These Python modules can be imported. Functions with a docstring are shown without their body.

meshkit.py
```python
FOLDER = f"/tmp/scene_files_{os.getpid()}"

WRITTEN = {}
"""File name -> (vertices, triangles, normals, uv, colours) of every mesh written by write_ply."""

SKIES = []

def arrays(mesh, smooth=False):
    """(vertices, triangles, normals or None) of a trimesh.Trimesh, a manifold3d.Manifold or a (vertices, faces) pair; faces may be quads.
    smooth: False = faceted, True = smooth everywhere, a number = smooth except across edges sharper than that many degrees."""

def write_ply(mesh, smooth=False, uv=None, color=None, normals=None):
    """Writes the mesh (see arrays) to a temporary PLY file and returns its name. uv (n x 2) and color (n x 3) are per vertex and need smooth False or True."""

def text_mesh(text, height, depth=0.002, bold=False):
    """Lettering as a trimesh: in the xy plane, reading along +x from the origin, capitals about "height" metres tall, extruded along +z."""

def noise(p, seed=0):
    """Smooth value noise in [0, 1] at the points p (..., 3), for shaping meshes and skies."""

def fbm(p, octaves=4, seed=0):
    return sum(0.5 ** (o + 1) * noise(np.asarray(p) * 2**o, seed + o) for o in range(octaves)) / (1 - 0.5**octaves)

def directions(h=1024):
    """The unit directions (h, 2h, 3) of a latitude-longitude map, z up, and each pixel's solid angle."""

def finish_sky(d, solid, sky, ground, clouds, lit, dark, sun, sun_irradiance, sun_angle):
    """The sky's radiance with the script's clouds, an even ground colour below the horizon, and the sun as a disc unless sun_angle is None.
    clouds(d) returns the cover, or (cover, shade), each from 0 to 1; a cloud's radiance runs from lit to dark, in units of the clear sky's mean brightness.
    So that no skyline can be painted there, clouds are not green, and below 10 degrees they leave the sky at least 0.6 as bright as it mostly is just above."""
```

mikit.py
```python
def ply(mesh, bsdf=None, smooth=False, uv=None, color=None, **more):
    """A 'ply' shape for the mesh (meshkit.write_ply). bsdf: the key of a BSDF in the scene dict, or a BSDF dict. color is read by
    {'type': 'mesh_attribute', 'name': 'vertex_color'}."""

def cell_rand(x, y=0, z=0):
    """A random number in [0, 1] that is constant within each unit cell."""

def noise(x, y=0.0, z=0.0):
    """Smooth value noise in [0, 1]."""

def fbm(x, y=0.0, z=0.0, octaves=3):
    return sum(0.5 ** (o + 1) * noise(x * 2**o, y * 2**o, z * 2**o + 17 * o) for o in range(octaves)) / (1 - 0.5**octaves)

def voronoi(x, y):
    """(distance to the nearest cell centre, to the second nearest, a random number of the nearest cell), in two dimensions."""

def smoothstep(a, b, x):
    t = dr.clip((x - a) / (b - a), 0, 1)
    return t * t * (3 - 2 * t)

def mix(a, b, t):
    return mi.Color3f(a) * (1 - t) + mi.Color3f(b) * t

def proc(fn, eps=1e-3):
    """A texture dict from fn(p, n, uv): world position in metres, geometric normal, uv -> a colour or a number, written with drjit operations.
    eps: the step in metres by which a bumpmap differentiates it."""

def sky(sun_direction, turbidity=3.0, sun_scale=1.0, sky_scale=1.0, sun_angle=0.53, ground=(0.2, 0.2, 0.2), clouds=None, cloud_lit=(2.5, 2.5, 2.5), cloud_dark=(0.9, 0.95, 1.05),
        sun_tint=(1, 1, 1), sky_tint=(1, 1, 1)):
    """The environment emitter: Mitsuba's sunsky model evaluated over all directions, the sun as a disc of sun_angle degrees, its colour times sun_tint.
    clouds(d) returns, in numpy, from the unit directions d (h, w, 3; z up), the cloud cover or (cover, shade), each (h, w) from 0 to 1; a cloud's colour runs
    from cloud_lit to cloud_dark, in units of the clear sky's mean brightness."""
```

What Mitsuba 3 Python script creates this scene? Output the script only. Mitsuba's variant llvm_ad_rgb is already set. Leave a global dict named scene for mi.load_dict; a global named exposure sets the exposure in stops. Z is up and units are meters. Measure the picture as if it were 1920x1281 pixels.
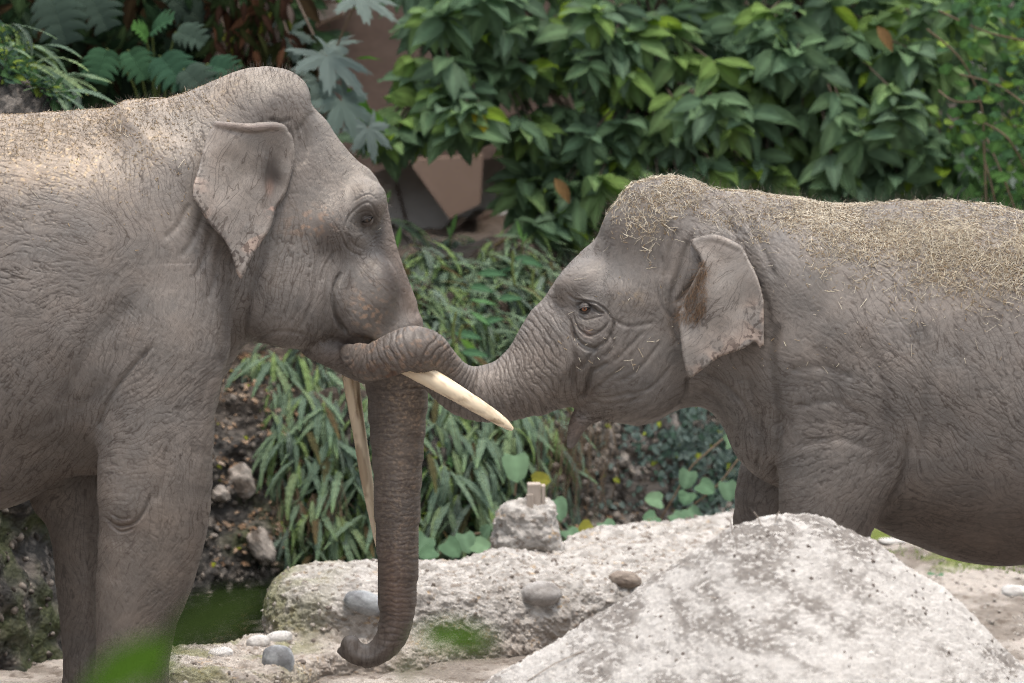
import math, random
import numpy as np, drjit as dr, mitsuba as mi
import trimesh, mikit, meshkit
from scipy import ndimage
from scipy.spatial import cKDTree
from mikit import proc, ply

T4 = mi.ScalarTransform4f
# ---------------------------------------------------------------- camera, sky, exposure
CAM_Y, CAM_Z, FPX, HOR = -14.0, 2.6, 6160.0, 246.0      # focal length in pixels of the 1920 px wide photograph
TILT = (640.5 - HOR) / FPX                                # the camera looks down a little
scene = {
    'camera': {'type': 'thinlens', 'fov': math.degrees(2 * math.atan(960 / FPX)), 'fov_axis': 'x',
               'to_world': T4().look_at(origin=[0, CAM_Y, CAM_Z], target=[0, 0, CAM_Z + CAM_Y * TILT], up=[0, 0, 1]),
               'aperture_radius': 0.022, 'focus_distance': 13.75, 'near_clip': 0.1, 'far_clip': 2000.0},
    # an overcast sky, brighter overhead than at the horizon
    'sky': mikit.sky((0.10, -0.22, 0.97), turbidity=3, sun_scale=0.30, sun_angle=16, clouds=lambda d: (np.ones(d.shape[:2]), np.clip(1.02 - d[..., 2], 0, 1)),
                     cloud_lit=(3.4, 3.5, 3.66), cloud_dark=(.55, .575, .61), sun_tint=(.95, .98, 1.05), ground=(0.25, 0.23, 0.21)),
}
exposure = 2.75
labels = {}
# ---------------------------------------------------------------- helpers
_c, _s = math.cos(math.atan(TILT)), math.sin(math.atan(TILT))
FWD, UPV = np.array([0, _c, -_s]), np.array([0, _s, _c])

def P(px, py, y=0.0):
    """World point seen at a pixel of the photograph at depth y (the elephants stand at y = 0)."""
    d = FWD * FPX + np.array([px - 960.0, 0, 0]) - UPV * (py - 640.5)
    return np.array([0, CAM_Y, CAM_Z]) + d * ((y - CAM_Y) / d[1])

def PX(v):
    w = np.asarray(v) - [0, CAM_Y, CAM_Z]; D = w @ FWD
    return np.stack([960 + w[:, 0] * FPX / D, 640.5 - (w @ UPV) * FPX / D], 1)

def fbm(p, octaves=4, seed=0): return meshkit.fbm(p, octaves, seed)

def sstep(a, b, x):
    t = np.clip((x - a) / (b - a), 0, 1)
    return t * t * (3 - 2 * t)

def rgb(r, g, b): return {'type': 'rgb', 'value': [r, g, b]}

COUNT = {}
def key(name, parent=None):
    base = (parent + '__' if parent else '') + name
    n = COUNT.get(base, 0); COUNT[base] = n + 1
    return base if n == 0 else f'{base}_{n:03d}'

def tag(k, label=None, cat=None, group=None, kind=None):
    d = labels.setdefault(k, {})
    for a, b in (('label', label), ('category', cat), ('group', group), ('kind', kind)):
        if b: d[a] = b
    return k

def obj(name, shape, parent=None, m=None, kind=None):
    k = key(name, parent)
    scene[k] = shape if m is None else {**shape, 'to_world': T4(np.asarray(m, float).tolist())}
    if kind: tag(k, kind=kind)
    return k

def thing(name, label, cat, group=None):
    k = key(name)
    tag(k, label, cat, group)
    return k

def catmull(pts, n, closed=False):
    p = np.asarray(pts, float); N = len(p)
    out = []
    for i in range(N if closed else N - 1):
        if closed: a, b, c, d = (p[(i + j) % N] for j in (-1, 0, 1, 2))
        else: a, b, c, d = p[max(i - 1, 0)], p[i], p[i + 1], p[min(i + 2, N - 1)]
        t = np.linspace(0, 1, n, endpoint=False)[:, None]
        out.append(0.5 * (2 * b + (c - a) * t + (2 * a - 5 * b + 4 * c - d) * t**2 + (3 * b - a - 3 * c + d) * t**3))
    if not closed: out.append(p[-1:])
    return np.vstack(out)

def inside(poly, X, Z):
    m = np.zeros(X.shape, bool)
    a, b = poly, np.roll(poly, -1, 0)
    for (x0, z0), (x1, z1) in zip(a, b):
        if z0 == z1: continue
        c = (Z >= min(z0, z1)) & (Z < max(z0, z1))
        m ^= c & (X < (x1 - x0) * (Z - z0) / (z1 - z0) + x0)
    return m

def tube_mesh(pts, rad, sides=7, caps=True):
    pts = np.asarray(pts, float); rad = np.broadcast_to(np.asarray(rad, float), len(pts))
    t = np.gradient(pts, axis=0); t /= np.linalg.norm(t, axis=1, keepdims=True) + 1e-12
    up = np.array([0, 0, 1.0]) if abs(t[0, 2]) < 0.9 else np.array([0, 1.0, 0])
    a = np.cross(t[0], up); a /= np.linalg.norm(a); rings = []
    ang = np.arange(sides) * 2 * np.pi / sides
    for i in range(len(pts)):
        a = a - t[i] * (a @ t[i]); a /= np.linalg.norm(a) + 1e-12
        b = np.cross(t[i], a)
        rings.append(pts[i] + rad[i] * (np.cos(ang)[:, None] * a + np.sin(ang)[:, None] * b))
    v = np.vstack(rings); f = []
    for i in range(len(pts) - 1):
        for j in range(sides):
            p, q = i * sides + j, i * sides + (j + 1) % sides
            f += [[p, q, q + sides], [p, q + sides, p + sides]]
    if caps:
        v = np.vstack([v, pts[:1], pts[-1:]]); n = len(v); e = (len(pts) - 1) * sides
        for j in range(sides):
            f += [[n - 2, (j + 1) % sides, j], [n - 1, e + j, e + (j + 1) % sides]]
    return v, np.array(f)

def join(parts):
    vs, fs, n = [], [], 0
    for v, f in parts:
        vs.append(v); fs.append(np.asarray(f) + n); n += len(v)
    return np.vstack(vs), np.vstack(fs)

def grid_faces(nu, nv):
    i = np.arange(nu * nv).reshape(nu, nv)
    a, b, c, d = i[:-1, :-1].ravel(), i[1:, :-1].ravel(), i[1:, 1:].ravel(), i[:-1, 1:].ravel()
    return np.vstack([np.stack([a, b, c], 1), np.stack([a, c, d], 1)])

def vnormals(v, f):
    n = np.zeros_like(v); fn = np.cross(v[f[:, 1]] - v[f[:, 0]], v[f[:, 2]] - v[f[:, 0]])
    for k in range(3): np.add.at(n, f[:, k], fn)
    return n / (np.linalg.norm(n, axis=1, keepdims=True) + 1e-20)

# ------------------------------------------------ implicit modelling: the fields, blended, become one continuous skin
class Inflate:
    """A rounded solid on an outline (pixels of the photograph at depth y), half thickness t, rounded over r."""
    def __init__(s, poly, y, t, r, blur=0.02, res=0.008, smooth=True, shift=None):
        q = catmull(poly, 6, True) if smooth else np.asarray(poly, float)
        w = np.array([P(a, b, y) for a, b in q])[:, [0, 2]]
        s.y, s.t, s.r, s.res, s.shift = y, t, r, res, shift
        s.lo = w.min(0) - 0.35; s.hi = w.max(0) + 0.35
        nx, nz = np.ceil((s.hi - s.lo) / res).astype(int)
        X, Z = np.meshgrid(s.lo[0] + (np.arange(nx)) * res, s.lo[1] + np.arange(nz) * res, indexing='ij')
        m = inside(w, X, Z)
        d = (ndimage.distance_transform_edt(~m) - ndimage.distance_transform_edt(m)) * res
        s.d = ndimage.gaussian_filter(d, blur / res).astype(np.float32)
        wide = t + (0.35 if shift else 0)
        s.lo3 = np.array([w[:, 0].min(), y - wide, w[:, 1].min()]); s.hi3 = np.array([w[:, 0].max(), y + wide, w[:, 1].max()])
    def __call__(s, p):
        c = np.stack([(p[:, 0] - s.lo[0]) / s.res, (p[:, 2] - s.lo[1]) / s.res])
        d = ndimage.map_coordinates(s.d, c, order=1, mode='nearest')
        out = np.maximum(np.maximum(s.lo[0] - p[:, 0], p[:, 0] - s.hi[0]), np.maximum(s.lo[1] - p[:, 2], p[:, 2] - s.hi[1]))
        d = d + np.maximum(out, 0)
        yc = s.y + (s.shift(p) if s.shift else 0)
        u, v = np.maximum(s.r + d, 0) / s.r, (p[:, 1] - yc) / s.t
        return (np.sqrt(u * u + v * v) - 1) * min(s.r, s.t)

class Tube:
    """(px, py, y, radius px) along a curve."""
    def __init__(s, pts, flat=1.0):
        q = catmull(pts, 24)
        s.c = np.array([P(a, b, y) for a, b, y, r in q]); s.r = q[:, 3] * (q[:, 2] - CAM_Y) / FPX
        s.flat = flat
        s.tree = cKDTree(s.c * [1, 1 / flat, 1])
        s.lo3, s.hi3 = s.c.min(0) - s.r.max(), s.c.max(0) + s.r.max()
    def __call__(s, p):
        d, i = s.tree.query(p * [1, 1 / s.flat, 1])
        return d - s.r[i]

class Ell:
    def __init__(s, px, py, y, rx, rz, ry, rot=0):
        s.c = P(px, py, y); k = (y - CAM_Y) / FPX
        s.r = np.array([rx * k, ry, rz * k]); a = math.radians(rot)
        s.lo3, s.hi3 = s.c - max(s.r), s.c + max(s.r)
        s.m = np.array([[math.cos(a), 0, math.sin(a)], [0, 1, 0], [-math.sin(a), 0, math.cos(a)]])
    def __call__(s, p):
        q = (p - s.c) @ s.m.T
        k0 = np.linalg.norm(q / s.r, axis=1); k1 = np.linalg.norm(q / s.r**2, axis=1)
        return np.where(k0 < 1e-6, -s.r.min(), k0 * (k0 - 1) / np.maximum(k1, 1e-9))

def field(ops, pad=0.10):
    """The blended field; a primitive is only asked near its own box."""
    def F(p):
        out = np.full(len(p), 9.0)
        for prim, op, k in ops:
            near = np.flatnonzero(((p > prim.lo3 - max(pad, 1.1 * k)) & (p < prim.hi3 + max(pad, 1.1 * k))).all(1))
            if not len(near): continue
            d, o = prim(p[near]), out[near]
            if op == '-': d = -d; h = np.maximum(k - np.abs(o - d), 0) / k; out[near] = np.maximum(o, d) + h * h * k / 4
            else: h = np.maximum(k - np.abs(o - d), 0) / k; out[near] = np.minimum(o, d) - h * h * k / 4
        return out
    return F

def surface_nets(F, lo, hi, h):
    lo = np.asarray(lo, float); n = np.ceil((np.asarray(hi) - lo) / h).astype(int) + 1
    G = np.stack(np.meshgrid(*[lo[k] + np.arange(n[k]) * h for k in range(3)], indexing='ij'), -1).reshape(-1, 3)
    V = np.concatenate([F(G[i:i + 400000]) for i in range(0, len(G), 400000)]).reshape(n)
    s = V < 0
    c = np.zeros(n - 1, int)
    for a in np.ndindex(2, 2, 2): c += s[a[0]:n[0] - 1 + a[0], a[1]:n[1] - 1 + a[1], a[2]:n[2] - 1 + a[2]]
    act = np.argwhere((c > 0) & (c < 8))
    idx = np.full(n - 1, -1); idx[tuple(act.T)] = np.arange(len(act))
    v = lo + (act + 0.5) * h
    fs = []
    for ax in range(3):
        u, w = (ax + 1) % 3, (ax + 2) % 3
        a = [slice(None)] * 3; b = [slice(None)] * 3
        a[ax] = slice(0, -1); b[ax] = slice(1, None)
        e = np.argwhere(s[tuple(a)] != s[tuple(b)])
        ok = (e[:, u] > 0) & (e[:, w] > 0) & (e[:, u] < n[u] - 1) & (e[:, w] < n[w] - 1)
        e = e[ok]; first = s[tuple(e.T)]
        q = []
        for du, dw in ((-1, -1), (0, -1), (0, 0), (-1, 0)):
            t = e.copy(); t[:, u] += du; t[:, w] += dw
            q.append(idx[tuple(t.T)])
        q = np.stack(q, 1); q[~first] = q[~first][:, ::-1]
        fs += [q[:, [0, 1, 2]], q[:, [0, 2, 3]]]
    f = np.vstack(fs)
    return v, f[(f >= 0).all(1)]

def project(F, v, it=3, e=0.002):
    for _ in range(it):
        d = F(v)
        g = np.stack([F(v + np.eye(3)[k] * e) - d for k in range(3)], 1) / e
        v = v - g * np.clip(d / np.maximum((g * g).sum(1), 0.05), -0.02, 0.02)[:, None]
    return v

def relax(v, f, it=1, lam=0.5):
    e = np.vstack([f[:, [0, 1]], f[:, [1, 2]], f[:, [2, 0]]])
    for _ in range(it):
        s = np.zeros_like(v); n = np.zeros(len(v))
        np.add.at(s, e[:, 0], v[e[:, 1]]); np.add.at(n, e[:, 0], 1)
        v = v + lam * (s / np.maximum(n, 1)[:, None] - v)
    return v

def refine(v, f, pick):
    """Splits the edges of the picked triangles; their neighbours follow, so that the mesh stays closed."""
    e = np.sort(np.vstack([f[:, [0, 1]], f[:, [1, 2]], f[:, [2, 0]]]), 1)
    code = e[:, 0].astype(np.int64) * len(v) + e[:, 1]
    uq, inv = np.unique(code, return_inverse=True)
    inv = inv.reshape(3, -1).T
    split = np.zeros(len(uq), bool); split[inv[pick].ravel()] = True
    mid = np.cumsum(split) - 1 + len(v)
    a, b = uq[split] // len(v), uq[split] % len(v)
    v2 = np.vstack([v, (v[a] + v[b]) / 2])
    S = split[inv]; M = mid[inv]; k = S.sum(1); out = [f[k == 0]]
    t = k == 3; A, B, C = f[t].T; x, y, z = M[t].T
    out += [np.stack(q, 1) for q in ((A, x, z), (x, B, y), (z, y, C), (x, y, z))]
    for r in range(3):
        r1, r2 = (r + 1) % 3, (r + 2) % 3
        t = (k == 1) & S[:, r]; A, B, C = f[t][:, r], f[t][:, r1], f[t][:, r2]; x = M[t][:, r]
        out += [np.stack(q, 1) for q in ((A, x, C), (x, B, C))]
        t = (k == 2) & ~S[:, r]; A, B, C = f[t][:, r], f[t][:, r1], f[t][:, r2]; y, z = M[t][:, r1], M[t][:, r2]
        out += [np.stack(q, 1) for q in ((A, B, y), (A, y, z), (z, y, C))]
    return v2, np.vstack(out)

# ------------------------------------------------ skin relief: a height map over the animal's side, in its own plane
class Sheet:
    """A map over the side of an animal: x, z of its plane, in pixels of the photograph / step."""
    def __init__(s, x0, x1, y0, y1, step=1.5):
        s.x0, s.y0, s.step = x0, y0, step
        s.n = (int((x1 - x0) / step), int((y1 - y0) / step))
        s.X, s.Y = np.meshgrid(x0 + np.arange(s.n[0]) * step, y0 + np.arange(s.n[1]) * step, indexing='ij')
        s.rng = np.random.default_rng(7)
    def at(s, m, q):
        return ndimage.map_coordinates(m, [(q[:, 0] - s.x0) / s.step, (q[:, 1] - s.y0) / s.step], order=1, mode='mirror')
    def angles(s, ctrl):
        """Smooth direction field from (px, py, degrees, reach): 0 = level, 90 = upright, 45 = rising to the right."""
        c = np.zeros(s.n); d = np.zeros(s.n)
        for x, y, a, r in ctrl:
            w = np.exp(-((s.X - x)**2 + (s.Y - y)**2) / (2 * r * r)) + 1e-9 / (1 + (s.X - x)**2 + (s.Y - y)**2)
            c += w * math.cos(2 * math.radians(a)); d += w * math.sin(2 * math.radians(a))
        return np.arctan2(d, c) / 2
    def streaks(s, ang, sigma, length, seed, wob=0.0):
        rng = np.random.default_rng(seed)
        n = ndimage.gaussian_filter(rng.standard_normal(s.n), sigma / s.step); n /= n.std()
        if wob:
            w = ndimage.gaussian_filter(rng.standard_normal(s.n), 14 / s.step); ang = ang + wob * w / w.std()
        vx, vy = np.cos(ang), -np.sin(ang)
        acc = n.copy(); st = 1.6; steps = int(length / st / s.step)
        I, J = np.meshgrid(np.arange(s.n[0], dtype=float), np.arange(s.n[1], dtype=float), indexing='ij')
        for sg in (1, -1):
            x, y = I.copy(), J.copy(); px_, py_ = vx * sg, vy * sg
            for _ in range(steps):
                x += px_ * st; y += py_ * st
                xi = np.clip(x, 0, s.n[0] - 1); yi = np.clip(y, 0, s.n[1] - 1); ii, jj = np.rint(xi).astype(int), np.rint(yi).astype(int)
                ax, ay = vx[ii, jj], vy[ii, jj]
                fl = np.where(ax * px_ + ay * py_ < 0, -1, 1); px_, py_ = ax * fl, ay * fl
                acc += ndimage.map_coordinates(n, [xi, yi], order=1, mode='mirror')
        acc -= ndimage.gaussian_filter(acc, 25 / s.step)
        return acc / (np.sqrt(ndimage.gaussian_filter(acc * acc, 40 / s.step)) + 1e-9)
    def noise(s, sigma, seed):
        n = ndimage.gaussian_filter(np.random.default_rng(seed).standard_normal(s.n), sigma / s.step)
        return n / n.std()
    def line(s, pts, width, power=1.0):
        """1 on a curve, falling off over width; tapers at its ends."""
        q = catmull(pts, 14); t = np.linspace(0, 1, len(q)); amp = np.minimum(1, np.minimum(t, 1 - t) * 7 + 0.15)
        out = np.zeros(s.n)
        x0, x1 = q[:, 0].min() - 5 * width, q[:, 0].max() + 5 * width; y0, y1 = q[:, 1].min() - 5 * width, q[:, 1].max() + 5 * width
        m = (s.X > x0) & (s.X < x1) & (s.Y > y0) & (s.Y < y1)
        d, i = cKDTree(q).query(np.stack([s.X[m], s.Y[m]], 1))
        out[m] = np.exp(-(d / width)**2) * amp[i]
        return out
    def blob(s, x, y, rx, ry, rot=0):
        a = math.radians(rot); X, Y = s.X - x, -(s.Y - y)
        u, v = X * math.cos(a) + Y * math.sin(a), -X * math.sin(a) + Y * math.cos(a)
        return np.exp(-((u / rx)**2 + (v / ry)**2))
    def poly(s, pts, soft=6):
        return ndimage.gaussian_filter(inside(np.asarray(pts, float), s.X, s.Y).astype(float), soft / s.step)
# ---------------------------------------------------------------- the setting: ground, pond, bank, ledge, sand, building
N3 = lambda p, k, o=0.0: mikit.noise(p.x * k + o, p.y * k, p.z * k)
F3 = lambda p, k, oc=3, o=0.0: mikit.fbm(p.x * k + o, p.y * k, p.z * k, oc)
ss, mix = mikit.smoothstep, mikit.mix

def matte(name, fn, rough=.85, spec=.25, bump=None, scale=1.0):
    d = {'type': 'principled', 'base_color': proc(fn) if callable(fn) else rgb(*fn), 'roughness': rough, 'specular': spec}
    if bump: d = {'type': 'bumpmap', 'nested': d, 'arbitrary': proc(bump, eps=.003), 'scale': scale}
    scene[name] = {'type': 'twosided', 'b': d}

def c_ground(p, n, uv):
    b = F3(p, 3.0, 4); s = F3(p, 24, 2, 5.); g = N3(p, 160)
    col = mix((.17, .148, .13), (.31, .28, .255), ss(.35, .65, b)) * (.72 + .5 * g)
    col = mix(col, (.10, .08, .065), ss(.58, .72, s) * .75)
    moss = ss(.50, .62, F3(p, 2.6, 3, 31.)) * ss(5.2, 6.0, p.y + .45 * F3(p, 5, 2, 3.)) * ss(1.9, 2.4, p.x)
    return mix(col, mix((.06, .09, .012), (.15, .19, .03), g), moss * .9)
matte('ground_mat', c_ground, .95, .1, lambda p, n, uv: N3(p, 60) * .006 + N3(p, 150) * .003)
def c_hill(p, n, uv):
    b = F3(p, 2.2, 4, 3.); s = F3(p, 16, 3, 7.); g = N3(p, 90)
    rock = mix((.016, .014, .0125), (.10, .088, .078), ss(.46, .72, s)) * (.5 + g)
    rock = mix(rock, mix((.022, .03, .008), (.05, .062, .015), g), ss(.48, .66, b) * .7)
    soil = mix((.030, .023, .018), (.085, .064, .050), s) * (.55 + .9 * g)
    grey = mix((.08, .07, .064), (.25, .225, .205), ss(.36, .66, s)) * (.55 + .8 * g)
    up = ss(.70, 1.0, p.z + .5 * b - .25) * ss(-2.0, -1.7, p.x)
    col = mix(rock, soil, up)
    return mix(col, grey, ss(.3, .9, p.x + .8 * b - .4))
matte('hill_mat', c_hill, .75, .4, lambda p, n, uv: N3(p, 70) * .008 + N3(p, 25, 4.) * .012)
def c_ledge(p, n, uv):
    b = F3(p, 4, 3); s = F3(p, 22, 3, 4.); g = N3(p, 140); f = N3(p, 70, 9.)
    col = mix((.28, .262, .245), (.42, .40, .38), ss(.30, .62, s)) * (.78 + .36 * g)
    col = mix(col, (.17, .135, .11), ss(.60, .74, F3(p, 34, 2, 8.)) * .7)
    col = mix(col, (.40, .27, .14), ss(.58, .72, F3(p, 9, 3, 2.)) * ss(.62, .7, f) * .6)
    under = ss(.30, .06, p.z + .1 * b)
    col = mix(col, mix((.20, .155, .125), (.40, .34, .285), s), under * .55)
    return mix(col, (.15, .155, .065), ss(-.75, -1.15, p.x) * ss(.42, .60, b) * .65)
matte('ledge_mat', c_ledge, .95, .1, lambda p, n, uv: N3(p, 90) * .006 + N3(p, 40, 4.) * .006)
def c_sand(p, n, uv):
    b = mikit.fbm((p.x * .8 + p.z * .6) * 2.2, p.y * 2.2 + 4, (p.z - p.x) * 3.4, 4); g = N3(p, 170); m = mikit.fbm(p.x * 7, p.y * 7 + 9, p.z * 12, 3)
    s = mikit.fbm(p.x * 26, p.y * 26, p.z * 40, 3); h = mikit.fbm(p.x * 62, p.y * 62 + 5, p.z * 90, 2)
    col = mix((.35, .332, .316), (.47, .45, .43), s) * (.80 + .36 * g)
    st = mikit.fbm((p.x - p.z * .9) * 5, p.y * 5, (p.z + p.x * .55) * 16, 3)
    patch = ss(.42, .60, .42 * b + .30 * m + .28 * st)
    dark = ss(.42, .52, h + .14 * (patch - .5)) * (.10 + .90 * patch) * ss(.26, .48, s + .25 * patch)
    col = mix(col, mix((.06, .05, .045), (.19, .17, .155), g), dark * .85)
    return mix(col, (.26, .24, .225), patch * .16)
matte('sand_mat', c_sand, .95, .1, lambda p, n, uv: N3(p, 150) * .005 + N3(p, 60, 4.) * .003)

def ridged(p, k, seed): return 1 - np.abs(2 * meshkit.noise(p * k, seed) - 1)
def shaken(v, f, spec):
    n = vnormals(v, f)
    return v + n * sum(a * (fbm(v * k, 3, sd) - .5) for a, k, sd in spec)[:, None]

# ground: one sheet out to the horizon
gx = np.concatenate([[-400, -120, -40, -15, -8, -5], np.linspace(-3.4, 4.2, 230), [5.5, 8, 15, 40, 120, 400]])
gy = np.concatenate([[-60, -30, -18, -10, -5, -2], np.linspace(-.6, 7.6, 220), [9, 12, 20, 45, 120, 400]])
X, Y = np.meshgrid(gx, gy, indexing='ij')
g3 = np.stack([X, Y, X * 0], -1)
near = ((X > -3.4) & (X < 4.3) & (Y > -.7) & (Y < 7.7)).astype(float)
Z = near * ((fbm(g3 * 1.1, 3, 2) - .5) * .10 + (fbm(g3 * 9, 3, 4) - .5) * .05 + (fbm(g3 * 40, 2, 5) - .5) * .022)
pd = np.clip(1 - np.maximum(np.abs(X + 2.0) / 1.05, np.abs(Y - 3.9) / 1.7), 0, 1)
Z -= .45 * sstep(0, .35, pd)
Z = np.minimum(Z, .08)
GROUND = (cKDTree(np.stack([X, Y], -1).reshape(-1, 2)), Z.ravel())
def ground_z(x, y): return GROUND[1][GROUND[0].query([x, y])[1]]
tag(obj('ground', ply((np.stack([X, Y, Z], -1).reshape(-1, 3), grid_faces(len(gx), len(gy))), 'ground_mat', smooth=True)), kind='structure')

# pond: still green water in the hollow behind the left elephant
matte('pond_mat', lambda p, n, uv: mix((.003, .005, .002), (.008, .014, .004), ss(.35, .65, mikit.fbm(p.x * 3.5, p.y * 1.6, 0, 4))), .06, .5, lambda p, n, uv: mikit.noise(p.x * 9, p.y * 5) * .01)
px_, py_ = np.linspace(-3.6, -.85, 24), np.linspace(1.9, 6.2, 24)
X, Y = np.meshgrid(px_, py_, indexing='ij')
tag(obj('pond', ply((np.stack([X, Y, X * 0 - .09], -1).reshape(-1, 3), grid_faces(24, 24)), 'pond_mat', smooth=True)), kind='structure')

# the bank: rock face below, earth slope above, running back to a terrace
PATH = catmull([(-9, .4), (-5, .9), (-3.0, 1.25), (-2.45, 1.75), (-2.1, 3.2), (-1.85, 5.0), (-1.3, 5.45), (-.4, 5.5), (.5, 6.0), (1.2, 6.7), (2.2, 7.6), (4, 9), (7, 11), (14, 14)], 22)
seg = np.concatenate([[0], np.cumsum(np.linalg.norm(np.diff(PATH, axis=0), axis=1))])
ps = np.interp(np.linspace(0, 1, 520), np.linspace(0, 1, 9), np.interp([-9, -3.4, -2.2, -1.9, -1.0, .2, 1.5, 4, 14], PATH[:, 0], seg))
PA = np.stack([np.interp(ps, seg, PATH[:, 0]), np.interp(ps, seg, PATH[:, 1])], 1)
tg = np.gradient(PA, axis=0); tg /= np.linalg.norm(tg, axis=1, keepdims=True)
back = np.stack([-tg[:, 1], tg[:, 0]], 1)
back = ndimage.gaussian_filter1d(np.where(back[:, 1:] < 0, -back, back) + [0, 1.7], 18, axis=0); back /= np.linalg.norm(back, axis=1, keepdims=True)
U = np.concatenate([np.linspace(0, 1, 170), [1.15, 1.5, 3, 9]])
offs = lambda u: np.interp(u, [0, .05, .32, .42, .60, 1, 1.15, 1.5, 3, 9], [-.25, -.05, .22, .40, .75, 1.9, 2.8, 6, 20, 90])
hgt_m = lambda u: np.interp(u, [0, .05, .32, .42, .60, 1, 1.15, 9], [-.5, -.15, .74, .98, 1.25, 1.82, 1.84, 1.86])
hgt_l = lambda u: np.interp(u, [0, .05, .45, .60, 1, 1.15, 9], [-.5, -.15, 1.8, 2.45, 3.15, 3.15, 3.0])
offs_l = lambda u: np.interp(u, [0, .05, .45, .60, 1, 1.15, 1.5, 3, 9], [-.25, -.05, .25, .45, 1.7, 2.8, 6, 20, 90])
wl = sstep(-1.78, -2.12, PA[:, 0])[:, None]
O = offs(U)[None] * (1 - wl) + offs_l(U)[None] * wl; HZ = hgt_m(U)[None] * (1 - wl) + hgt_l(U)[None] * wl
v = np.stack([PA[:, :1] + back[:, :1] * O, PA[:, 1:] + back[:, 1:] * O, HZ], -1).reshape(-1, 3)
f = grid_faces(len(PA), len(U))
if vnormals(v, f)[:, 1].mean() > 0: f = f[:, ::-1]
v = shaken(v, f, [(.42, 1.1, 3), (.24, 3.2, 4), (.11, 11, 5), (.045, 32, 6)])
tag(obj('bank', ply((v, f), 'hill_mat', smooth=True)), kind='structure')
HILL_V, HILL_N = v, vnormals(v, f); HILL_T = cKDTree(v)
HILL_XY = cKDTree(v[:, :2])
def hill_hit(px, py, y0=3.0, y1=16.0):
    """Where the sight line through a pixel meets the bank (nearest vertex)."""
    ys = np.arange(y0, y1, .03); L = np.array([P(px, py, y) for y in ys])
    d, i = HILL_T.query(L); k = np.flatnonzero(d < .07)
    k = k[0] if len(k) else int(np.argmin(d))
    return HILL_V[i[k]], HILL_N[i[k]]

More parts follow.
